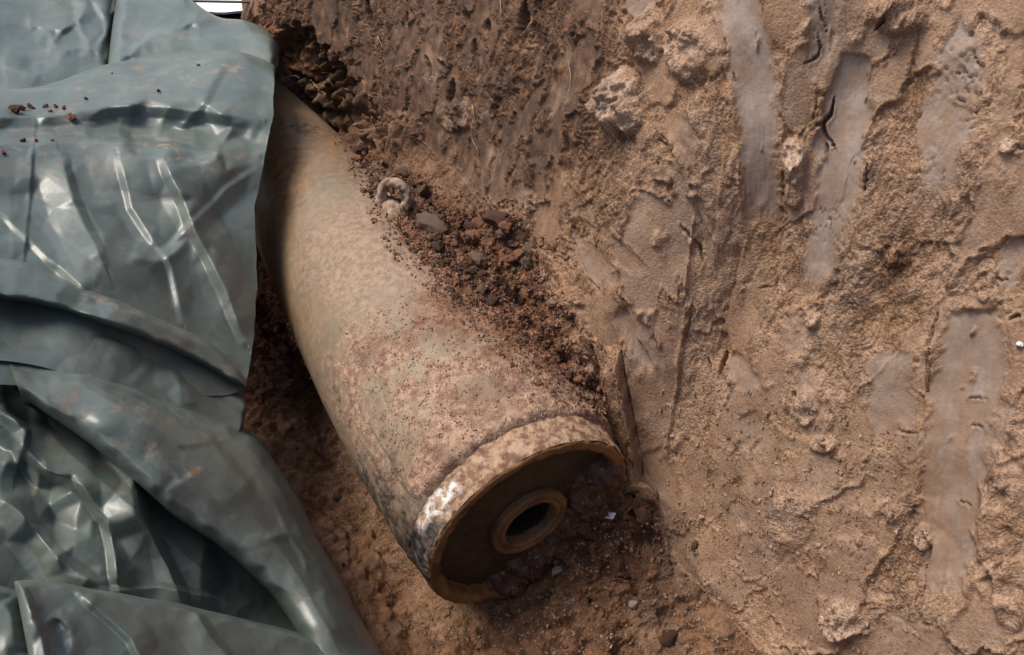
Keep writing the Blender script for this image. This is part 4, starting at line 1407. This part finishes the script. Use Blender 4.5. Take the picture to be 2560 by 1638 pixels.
# second band
layer([(-260, 740), (-100, 750), (0, 772), (130, 800), (230, 822), (330, 852), (430, 900), (530, 955), (600, 985), (617, 1020)],
      [(-260, 1000), (-100, 980), (0, 960), (100, 975), (200, 985), (300, 1005), (420, 1040), (520, 1075), (580, 1085), (610, 1060)], .095,
      [([(415, 920), (450, 960), (500, 1020)], .022, 12, 16), ([(385, 890), (360, 930), (330, 958)], .004, 3, 3), ([(130, 812), (330, 866), (470, 940)], .010, 14, 30)],
      curl_top=.06, curl_r=.08, cw=20, seed=5, buck=.5, crumple=.5, dirtf=dirt_band)


def dirt_low(x, y):
    a = softpoly(x, y, [(60, 960), (330, 990), (540, 1050), (480, 1180), (330, 1180), (80, 1060)], 40) * .55
    b = softpoly(x, y, [(440, 1150), (510, 1140), (510, 1190), (470, 1215)], 16)
    b = np.maximum(b, softpoly(x, y, [(340, 1010), (400, 1010), (400, 1050), (340, 1050)], 14))
    return np.maximum(a, b * .9), b * .8


# inner lower panel, seen between the big roll and the front fold
layer([(-260, 960), (-100, 950), (0, 915), (60, 935), (110, 950), (200, 1060), (330, 1180), (480, 1300), (640, 1420), (760, 1550)],
      [(-260, 1720), (-100, 1700), (0, 1690), (120, 1700), (200, 1700), (330, 1700), (480, 1700), (600, 1700), (700, 1700), (780, 1690)], .00,
      [],
      long=[([(20, 1085), (110, 1168), (200, 1212), (270, 1300), (300, 1480)], .026, 90, 24), ([(330, 1170), (350, 1290), (420, 1420), (470, 1560)], .024, 26, 90), ([(-20, 1230), (60, 1290), (150, 1400), (250, 1470)], .022, 24, 80),
            ([(100, 1060), (230, 1190), (400, 1330), (560, 1470)], .014, 60, 60), ([(240, 1478), (400, 1472), (560, 1500)], .014, 14, 50), ([(0, 1010), (60, 1080), (40, 1180)], .02, 16, 60)],
      ctrl=[(-260, 1000, 0), (-260, 1300, .02), (-260, 1680, 0), (0, 940, .0), (0, 1010, .035), (40, 1060, .045), (20, 1130, .0), (110, 1090, .02), (60, 1120, .045), (120, 1172, .05), (192, 1208, .045), (130, 1215, .0), (60, 1200, -.012),
            (0, 1240, .03), (60, 1292, .028), (130, 1300, -.012), (60, 1360, .0), (150, 1392, .032), (245, 1462, .030), (120, 1440, -.005), (240, 1130, .018), (300, 1210, .03), (336, 1190, .048), (338, 1290, .035), (390, 1260, .0), (300, 1340, .0),
            (235, 1300, .022), (262, 1400, .02), (350, 1420, .004), (440, 1360, .008), (505, 1400, .024), (500, 1470, .016), (560, 1460, .0), (600, 1520, .012), (420, 1500, .008), (330, 1520, 0), (200, 1560, 0), (0, 1560, 0), (640, 1600, 0), (300, 1680, 0), (700, 1680, 0)],
      seed=6, crumple=.4, dirtf=dirt_low)
# the big roll running down to the right
layer([(20, 900), (90, 925), (190, 925), (300, 952), (420, 995), (530, 1034), (590, 1062), (645, 1098), (692, 1160), (742, 1240), (792, 1340), (842, 1432), (892, 1530), (948, 1625), (1010, 1740), (1060, 1860)],
      [(60, 1010), (80, 1010), (120, 1040), (200, 1092), (260, 1140), (332, 1200), (390, 1250), (450, 1300), (505, 1338), (560, 1374), (620, 1430), (690, 1502), (730, 1560), (770, 1640), (810, 1740), (850, 1860)], .135,
      [([(330, 1060), (450, 1120), (560, 1110), (585, 1130)], .014, 30, 26), ([(360, 1120), (460, 1200), (560, 1310), (640, 1420)], .020, 34, 26), ([(590, 1070), (640, 1180), (720, 1330), (810, 1480), (880, 1620)], .030, 40, 60),
       ([(520, 1140), (545, 1105)], .006, 4, 4), ([(760, 1440), (800, 1420), (840, 1440)], .012, 10, 14), ([(40, 930), (75, 905), (85, 950)], .03, 10, 14), ([(100, 945), (180, 910), (200, 930)], .025, 8, 12)],
      curl_top=.15, curl_bot=.09, cw=38, rs=.25, long=[([(200, 960), (420, 1090), (600, 1240), (760, 1460), (860, 1660)], .022, 120, 80), ([(330, 1010), (520, 1100), (640, 1250)], .012, 20, 80)], seed=7, buck=.45, crumple=.28, swell=.035, dirtf=dirt_low, tuck=.10)
# front fold along the bottom
layer([(36, 1454), (80, 1450), (130, 1456), (250, 1474), (350, 1492), (450, 1510), (600, 1546), (720, 1576), (850, 1612), (940, 1650), (1010, 1690)],
      [(110, 1860), (150, 1860), (200, 1860), (300, 1860), (400, 1860), (500, 1860), (620, 1860), (720, 1860), (850, 1860), (930, 1860), (1000, 1860)], .17,
      [([(50, 1470), (80, 1540), (110, 1600)], .030, 10, 26), ([(110, 1580), (150, 1560), (195, 1590)], .024, 10, 14), ([(195, 1590), (180, 1620), (160, 1660)], .02, 8, 14),
       ([(500, 1600), (540, 1560), (600, 1555)], .010, 14, 14), ([(330, 1600), (380, 1560), (460, 1550)], .012, 16, 20), ([(640, 1640), (700, 1600), (740, 1590)], .010, 14, 14)],
      curl_top=.07, curl_l=.09, cw=18, rs=.35, long=[([(60, 1480), (110, 1600), (130, 1760)], .02, 16, 90), ([(200, 1480), (330, 1600), (420, 1800)], .012, 60, 16), ([(480, 1520), (560, 1640), (600, 1800)], .012, 20, 70)], seed=8, crumple=.55)
# sheet at the lower left corner
layer([(-260, 1440), (-100, 1450), (0, 1462), (60, 1480), (140, 1500)], [(-260, 1860), (-100, 1860), (0, 1860), (60, 1860), (140, 1860)], .10,
      [([(0, 1500), (30, 1560), (40, 1640)], .02, 14, 20)], curl_top=.07, cw=18, seed=9)
tm = raw_mesh('tarp', np.concatenate(tv), np.concatenate(tq), attrs=dict(dirt=np.concatenate(tdirt), wet=np.concatenate(twet)))
tarp = link('tarp', tm, M_TARP, label='crumpled grey-green plastic tarp heaped in folds over the left bank and bomb', cat='tarp')

# ------------------------------------------------------------------ loose things: where the camera's view meets soil, bomb or tarp
CELL = 5.0


def zbuffer(*arrs):
    nx, ny = int(2560 / CELL) + 1, int(1638 / CELL) + 1
    buf = np.full(nx * ny, 99.0)
    for A in arrs:
        x_, y_, d_ = project(A.reshape(-1, 3))
        m_ = (x_ >= 0) & (x_ < 2560) & (y_ >= 0) & (y_ < 1638) & (d_ > .3)
        np.minimum.at(buf, (y_[m_] / CELL).astype(int) * nx + (x_[m_] / CELL).astype(int), d_[m_])
    buf = buf.reshape(ny, nx)
    for _ in range(2):
        hole = buf > 90
        pad = np.pad(buf, 1, constant_values=99)
        nb_ = np.min([pad[1 + a:1 + a + ny, 1 + b:1 + b + nx] for a in (-1, 0, 1) for b in (-1, 0, 1)], 0)
        buf = np.where(hole, nb_, buf)
    return buf


ZB = zbuffer(PITV, BOMBV)
ZT = zbuffer(np.concatenate(tv))
ZBOMB = zbuffer(BOMBV)


def hit(px, py, Zb=None):
    Zb = ZB if Zb is None else Zb
    d_ = Zb[np.clip((np.asarray(py) / CELL).astype(int), 0, Zb.shape[0] - 1), np.clip((np.asarray(px) / CELL).astype(int), 0, Zb.shape[1] - 1)]
    return CAMP + rays(px, py) * np.asarray(d_)[..., None], d_


def ico(sub=2):
    import bmesh
    b_ = bmesh.new()
    bmesh.ops.create_icosphere(b_, subdivisions=sub, radius=1.0)
    v_ = np.array([v.co[:] for v in b_.verts]); f_ = np.array([[v.index for v in f.verts] for f in b_.faces])
    b_.free()
    return v_, f_


IV, IF = ico(3)


def lump_mesh(name, seed, mat, cut=.5, sc=(1, 1, 1), jag=.35):
    """a broken lump: ball cut by random planes, then roughened"""
    g = np.random.default_rng(seed)
    v_ = IV.copy()
    for _ in range(9):
        n_ = g.normal(size=3); n_ /= np.linalg.norm(n_)
        c_ = g.uniform(cut, .95)
        d_ = v_ @ n_
        v_ = v_ - np.clip(d_ - c_, 0, None)[:, None] * n_
    v_ = v_ * (1 + jag * fbm(v_[:, 0] * 1.6 + seed, v_[:, 1] * 1.6, v_[:, 2] * 1.6, 3, seed))[:, None] * np.array(sc)
    v_ = v_ * (1 + .22 * fbm(v_[:, 0] * 5 + seed, v_[:, 1] * 5, v_[:, 2] * 5, 2, seed + 50))[:, None]
    me_ = raw_mesh(name, v_, tris=IF, smooth=True)
    me_.materials.append(mat)
    return me_


M_CL1 = mat_clod('clod_dark', (.055, .028, .018), (.14, .072, .043))
M_CL2 = mat_clod('clod_red', (.15, .062, .034), (.28, .135, .078))
M_CL3 = mat_clod('clod_grey', (.115, .072, .048), (.21, .145, .10))
M_PALE = mat_clod('stone_pale', (.40, .29, .23), (.55, .43, .36), 120)
M_WHITE = mat_plain('white_crust', (.72, .71, .69), .9, 160, .2)
CLODS = [lump_mesh('clod', 300 + i, (M_CL1, M_CL1, M_CL2, M_CL1, M_CL2, M_CL3, M_CL1, M_CL2)[i], .45, (1, .8 + .05 * i, .62), .55) for i in range(8)]


def place(name, me_, px, py, size, sink=.25, rot=None, Zb=None, **kw):
    P_, d_ = hit(np.array(px, float), np.array(py, float), Zb)
    o_ = link(name, me_, None, **kw)
    vd = rays(px, py); vd = vd / np.linalg.norm(vd)
    o_.location = Vector(P_ - vd * size * (.5 - sink))
    o_.scale = (size, size, size)
    o_.rotation_euler = rot if rot else (random.uniform(-.6, .6), random.uniform(-.6, .6), random.uniform(0, 6.28))
    return o_


GR = 'loose soil clods in the rubble between bomb and wall'
cnt = 0
tries = 0
while cnt < 190 and tries < 5000:
    tries += 1
    x_ = random.uniform(840, 1540); y_ = random.uniform(340, 1040)
    if not bool(inpoly(np.array([x_]), np.array([y_]), RUB)[0]):
        continue
    if (x_ - 985) ** 2 + (y_ - 500) ** 2 < 55 ** 2:
        continue
    far_ = (y_ > 760)
    if far_ and random.random() < .55:
        continue
    sz = random.choice([.004, .005, .005, .006, .006, .007, .009, .011, .014, .019]) * (.8 if far_ else 1.0)
    ci = random.randrange(8)
    tone = ('dark', 'dark', 'reddish', 'dark', 'reddish', 'greyish', 'dark', 'reddish')[ci]
    zone = 'beside the lug' if y_ < 560 else ('at the widest part of the rubble' if y_ < 740 else 'towards the base end of the rubble')
    place('soil_clod', CLODS[ci], x_, y_, sz, .55, label=f'small {tone} soil clod {zone}', cat='clod', group=f'{tone} soil clods {zone}')
    cnt += 1
GL = 'loose soil clods under the tarp edge left of the bomb'
for i in range(34):
    x_, y_ = random.uniform(632, 735), random.uniform(730, 1010)
    if x_ > 660 + (y_ - 700) * .42:
        continue
    place('soil_clod', random.choice(CLODS[1:3] + CLODS[4:5] + CLODS[7:8]), x_, y_, random.uniform(.006, .016), label='soil clod lying between tarp edge and bomb flank', cat='clod', group=GL)

GF = 'loose clods on the pit floor round the bomb base'
for i in range(60):
    x_, y_ = random.uniform(700, 1720), random.uniform(1060, 1630)
    if inpoly(np.array([x_]), np.array([y_]), [(690, 1060), (760, 1060), (900, 1380), (1040, 1520), (1250, 1520), (1420, 1440), (1560, 1330), (1720, 1400), (1760, 1638), (960, 1638), (800, 1330)])[0]:
        place('soil_clod', random.choice(CLODS), x_, y_, random.choice([.004, .005, .006, .008, .011]), .5, label='brown clod of clay on the pit floor round the bomb base', cat='clod', group=GF)

# stones and shards one can single out
def single(name, mat, seed, px, py, size, sc, label, cat='stone', rot=None, jag=.3, sink=.2, Zb=None, cut=.45):
    return place(name, lump_mesh(name, seed, mat, cut, sc, jag), px, py, size, sink, rot, Zb, label=label, cat=cat)


single('stone_shard', M_CL3, 401, 1082, 560, .034, (1.2, .62, .35), 'flat grey-brown stone shard lying below the lug on the bomb', rot=(.5, .1, -.55))
single('stone_shard', M_CL3, 402, 1052, 486, .030, (.5, .45, 1.1), 'dark upright stone shard right of the suspension lug', rot=(.3, .5, .2))
single('stone', M_CL3, 403, 1012, 430, .024, (1.2, .7, .5), 'grey lump of stone just above the suspension lug', rot=(.2, .4, .5))
single('stone_shard', M_CL2, 404, 1188, 594, .026, (1, .8, .45), 'reddish triangular shard among the rubble beside the bomb', rot=(.5, -.4, .8))
single('stone', M_PALE, 405, 1036, 586, .0085, (1, .8, .6), 'tiny cream pebble on the bomb below the lug')
single('soil_clod', M_CL1, 406, 1250, 548, .034, (1.3, .7, .6), 'long dark clod at the upper right end of the rubble', 'clod', rot=(.3, .1, -.3), jag=.6)
single('soil_clod', M_CL3, 407, 1325, 628, .020, (.7, .7, 1), 'grey pointed clod at the right edge of the rubble', 'clod')
single('soil_clod', M_CL1, 415, 905, 372, .022, (1, .9, .8), 'dark clod where the rubble begins near the nose', 'clod', jag=.6)
single('stone', M_PALE, 408, 1396, 1424, .0150, (1.3, .9, .7), 'pale pink stone in the clay below the bomb base')
single('stone', M_WHITE, 409, 1521, 1290, .011, (.7, .7, 1.5), 'white chalky lump at the right edge of the bomb base', jag=.5)
single('stone', M_CL1, 410, 1665, 1600, .019, (1.6, .8, .55), 'flat dark stone at the bottom of the pit', rot=(.4, 0, .3))
single('stone', M_WHITE, 411, 2550, 860, .005, (1.2, .8, .7), 'small white pebble stuck in the wall at the right')
single('stone', M_CL1, 412, 1738, 1366, .010, (.7, .6, 1.6), 'black chip of stone in the lower wall')
single('stone', M_PALE, 413, 1586, 1510, .012, (1, .8, .7), 'pale crumbly stone on the floor right of the base')
single('stone', M_PALE, 414, 1755, 1292, .0070, (1, .8, .7), 'little whitish pebble in the wall right of the base')
GT = 'soil crumbs lying on the tarp'
for (x_, y_, s_) in [(38, 276, .014), (52, 270, .010), (78, 268, .009), (30, 270, .008), (112, 266, .007), (140, 268, .007), (160, 270, .006), (182, 292, .011), (125, 278, .005),
                     (215, 246, .005), (498, 164, .007), (280, 184, .004), (395, 228, .006), (402, 234, .004), (60, 350, .006), (52, 352, .004), (90, 352, .005), (130, 350, .004), (8, 380, .006)]:
    place('soil_crumb', random.choice(CLODS[:5]), x_, y_, s_, .1, None, ZT, label='reddish brown crumb of soil on the upper folds of the tarp', cat='crumb', group=GT)


# fine crumbs, too many to count, as one mesh for each surface they lie on
def crumbs(name, polys, n, smin, smax, mat, Zb=None, parent=None, seed=1, kind='stuff', label=None):
    g = np.random.default_rng(seed)
    OV = np.array([(1, 0, 0), (-1, 0, 0), (0, 1, 0), (0, -1, 0), (0, 0, 1), (0, 0, -1)], float)
    OF = np.array([(0, 2, 4), (2, 1, 4), (1, 3, 4), (3, 0, 4), (2, 0, 5), (1, 2, 5), (3, 1, 5), (0, 3, 5)])
    xs, ys = [], []
    for poly, wgt in polys:
        p_ = np.array(poly, float)
        k_ = int(n * wgt)
        x_ = g.uniform(p_[:, 0].min(), p_[:, 0].max(), k_ * 4); y_ = g.uniform(p_[:, 1].min(), p_[:, 1].max(), k_ * 4)
        m_ = inpoly(x_, y_, poly)
        x_, y_ = x_[m_], y_[m_]
        cl_ = noise(x_ / 40, y_ / 40, seed, 500) + .5 * noise(x_ / 14, y_ / 14, seed, 501)
        m_ = cl_ > g.uniform(-.5, .6, len(x_))
        xs.append(x_[m_][:k_]); ys.append(y_[m_][:k_])
    x_, y_ = np.concatenate(xs), np.concatenate(ys)
    P_, d_ = hit(x_, y_, Zb)
    ok = d_ < 20
    P_, d_ = P_[ok], d_[ok]
    k_ = len(P_)
    sz = smin * (smax / smin) ** (g.random(k_) ** 2.2)
    A = g.normal(size=(k_, 3, 3)) * .35 + np.eye(3)
    V_ = np.einsum('kij,vj->kvi', A, OV) * sz[:, None, None] + P_[:, None] + 0
    Fc = (OF[None] + np.arange(k_)[:, None, None] * 6).reshape(-1, 3)
    return link(name, raw_mesh(name, V_.reshape(-1, 3), tris=Fc, smooth=False), mat, parent, kind=kind, label=label, cat='soil' if label else None)


crumbs('fine_rubble', [(RUB, 1.0)], 4200, .0012, .0045, M_CL1, seed=3, label='fine dark soil crumbs scattered through the rubble along the bomb')
crumbs('fine_rubble', [(RUB, .6), ([(632, 720), (700, 760), (760, 900), (800, 1010), (640, 1010)], .2), ([(930, 540), (1060, 560), (1180, 660), (1320, 780), (1480, 1000), (1380, 1010), (1150, 790)], .2)], 6500, .0014, .0050, M_CL2, seed=4, label='reddish soil crumbs spilling over the upper right flank of the bomb')
RUB2 = [(820, 320), (1000, 380), (1130, 480), (1300, 500), (1390, 620), (1400, 720), (1500, 860), (1580, 1040), (1500, 1080), (1340, 960), (1200, 850), (1080, 740), (960, 620), (900, 500)]
crumbs('spilled_crumbs', [(RUB2, 1.0)], 5000, .0012, .0048, mat_clod('brown_crumb', (.11, .058, .034), (.26, .155, .098), 60, False), seed=14, label='brown crumbs of soil spilled between the bomb and the wall')
crumbs('dry_grit', [([(850, 820), (1080, 700), (1320, 800), (1530, 1040), (1240, 1120), (1000, 1180)], 1.0)], 3000, .0009, .0024, mat_clod('grit', (.27, .17, .11), (.44, .31, .22), 60, False), Zb=ZBOMB, seed=5, label='pinkish dry grit lying on the back of the bomb')
crumbs('clay_crumbs', [([(1240, 1440), (1400, 1380), (1560, 1250), (1700, 1300), (1850, 1638), (1000, 1638), (1000, 1560)], .5), ([(1640, 900), (2300, 1100), (2300, 1638), (1700, 1638)], .5)], 3600, .001, .0042, mat_clod('crumb', (.17, .105, .07), (.36, .26, .18), 60, False), seed=6, label='small brown clay crumbs on the pit floor and lower wall')


# thin pale roots poking out of the wall
def root(pts, rad, label, lift=.006):
    p_ = spline(pts, 30)
    P_, d_ = hit(p_[:, 0], p_[:, 1])
    d_ = np.convolve(np.pad(d_, 3, mode='edge'), np.ones(7) / 7, 'valid')
    P_ = CAMP + rays(p_[:, 0], p_[:, 1]) * (d_ - lift)[:, None]
    t_ = np.gradient(P_, axis=0); t_ /= np.linalg.norm(t_, axis=1)[:, None]
    a_ = np.cross(t_, UP); a_ /= np.linalg.norm(a_, axis=1)[:, None] + 1e-9
    b_ = np.cross(t_, a_)
    th_ = np.linspace(0, 2 * math.pi, 6, endpoint=False)
    rr_ = rad * np.linspace(1, .5, len(P_))
    V_ = P_[:, None] + (np.cos(th_)[None, :, None] * a_[:, None] + np.sin(th_)[None, :, None] * b_[:, None]) * rr_[:, None, None]
    link('root', raw_mesh('root', V_.reshape(-1, 3), grid_quads(len(P_), 6, True)), M_ROOT, label=label, cat='root')


M_ROOT = mat_plain('root_fibre', (.36, .25, .16), .8, 200, .3)
root([(1180, 262), (1186, 300), (1178, 340), (1192, 372), (1196, 398)], .0011, 'thin pale root hanging on the wall above the rubble')
root([(776, 200), (792, 218), (806, 236)], .0028, 'short whitish twig in the dark soil beside the nose', .015)
root([(704, 202), (716, 192), (738, 190), (748, 196)], .0022, 'curled brown root just above the bomb nose', .02)
root([(1420, 150), (1426, 190), (1422, 230)], .0010, 'fine pale root fibre high on the wall')
root([(1250, 0), (1252, 24), (1248, 44)], .0012, 'straw-coloured rootlet at the top edge of the wall')
root([(942, 88), (950, 104), (956, 118)], .0014, 'short pale rootlet near the upper left wall')

# ------------------------------------------------------------------ beyond the rim, top left: a white sheet on the ground and a dark pole
nx_, ny_ = 40, 26
gx_, gy_ = np.meshgrid(np.linspace(-2.1, -.86, nx_), np.linspace(2.62, 3.7, ny_))
gz_ = .475 + .02 * noise(gx_ * 4, gy_ * 4, 0, 600) + .01 * noise(gx_ * 11, gy_ * 11, 0, 601)
top_ = np.stack([gx_, gy_, gz_], -1)
bot_ = top_ - np.array([0, 0, .006])
Vw = np.concatenate([top_.reshape(-1, 3), bot_.reshape(-1, 3)])
Qw = np.concatenate([grid_quads(ny_, nx_), grid_quads(ny_, nx_, False, nx_ * ny_)[:, ::-1]])
link('plastic_sheet', raw_mesh('plastic_sheet', Vw, Qw), mat_plain('white_plastic', (.80, .80, .80), .5, 8, .05), label='bright white sheet on the ground glimpsed behind the tarp', cat='sheet')
P0 = CAMP + rays(430, 4) * 2.75; P1 = CAMP + rays(640, 10) * 2.75

nP = 12
tpl = np.linspace(0, 1, nP)[:, None]
qx = 380 + 330 * tpl[:, 0]; qy = 1 + 6 * tpl[:, 0]
qr_ = rays(qx, qy)
PP_ = CAMP + qr_ * ((.515 - CAMZ) / qr_[:, 2])[:, None]
a0 = np.linspace(0, 2 * math.pi, 10, endpoint=False)
tg = PP_[-1] - PP_[0]; tg /= np.linalg.norm(tg)
s1 = np.cross(tg, UP); s1 /= np.linalg.norm(s1); s2 = np.cross(s1, tg)
Vp = PP_[:, None] + (np.cos(a0)[None, :, None] * s1 + np.sin(a0)[None, :, None] * s2) * .004
link('pole', raw_mesh('pole', Vp.reshape(-1, 3), grid_quads(nP, 10, True)), mat_plain('dark_metal', (.05, .05, .05), .5), label='thin dark pole lying across the white sheet', cat='pole')

# ------------------------------------------------------------------ wet clay packed into the lower right of the bomb's base
nr_, na_ = 70, 260
rg = np.linspace(0, .208, nr_); ag = np.linspace(0, 2 * math.pi, na_, endpoint=False)
RG, AG = np.meshgrid(rg, ag, indexing='ij')
uu = RG * np.sin(AG); zz = RG * np.cos(AG)
bu = np.array([-.21, -.12, -.07, 0, .05, .10, .15, .21]); bz = np.array([-.22, -.17, -.13, -.095, -.04, .055, .085, .09])
cl1 = fbm(uu * 30, zz * 30, 2, 3, 700); cl2 = fbm(uu * 90, zz * 90, 2, 3, 701)
mk = sstep(-.004, .045, np.interp(uu, bu, bz) - zz + cl1 * .022 + cl2 * .006)
f1c, _, ic = voro(uu * 60 + cl1 * .4, zz * 60, 702)
thk = mk * (.030 + .012 * cl1 + .006 * cl2 + .010 * (1 - np.clip(f1c, 0, 1)) * ic)
thk = thk * (1 - .45 * sstep(.185, .208, RG)) 
Lcl = .032 - thk * 1.15
Vc = BC + Lcl[..., None] * BA + uu[..., None] * BN + zz[..., None] * UP
qc = grid_quads(nr_, na_, True)
mkq = mk.reshape(-1)[qc].max(1) > .03
rim_ok = (RG.reshape(-1)[qc].max(1) < .1785) | (mk.reshape(-1)[qc].min(1) > .55)
qc = qc[mkq & rim_ok]
used_ = np.unique(qc); remap = np.zeros(nr_ * na_, int); remap[used_] = np.arange(len(used_))
k = NT('wet_clay')
cc = k.mix(k.ramp(k.noise(45, 5, .65), .35, .65), (.026, .013, .008), (.085, .045, .027))
cc = k.mix(k.math('MULTIPLY', k.ramp(k.noise(130, 3, .6), .6, .68), .7), cc, (.30, .19, .12))
M_CLAY = k.done(cc, k.ramp(k.noise(60, 3, .6), .8, .2), k.bump(k.noise(150, 5, .7), .8, .005), .45)
link('packed_clay', raw_mesh('packed_clay', Vc.reshape(-1, 3)[used_], remap[qc]), M_CLAY, label='dark wet clay packed against the lower right of the bomb base', cat='clay')
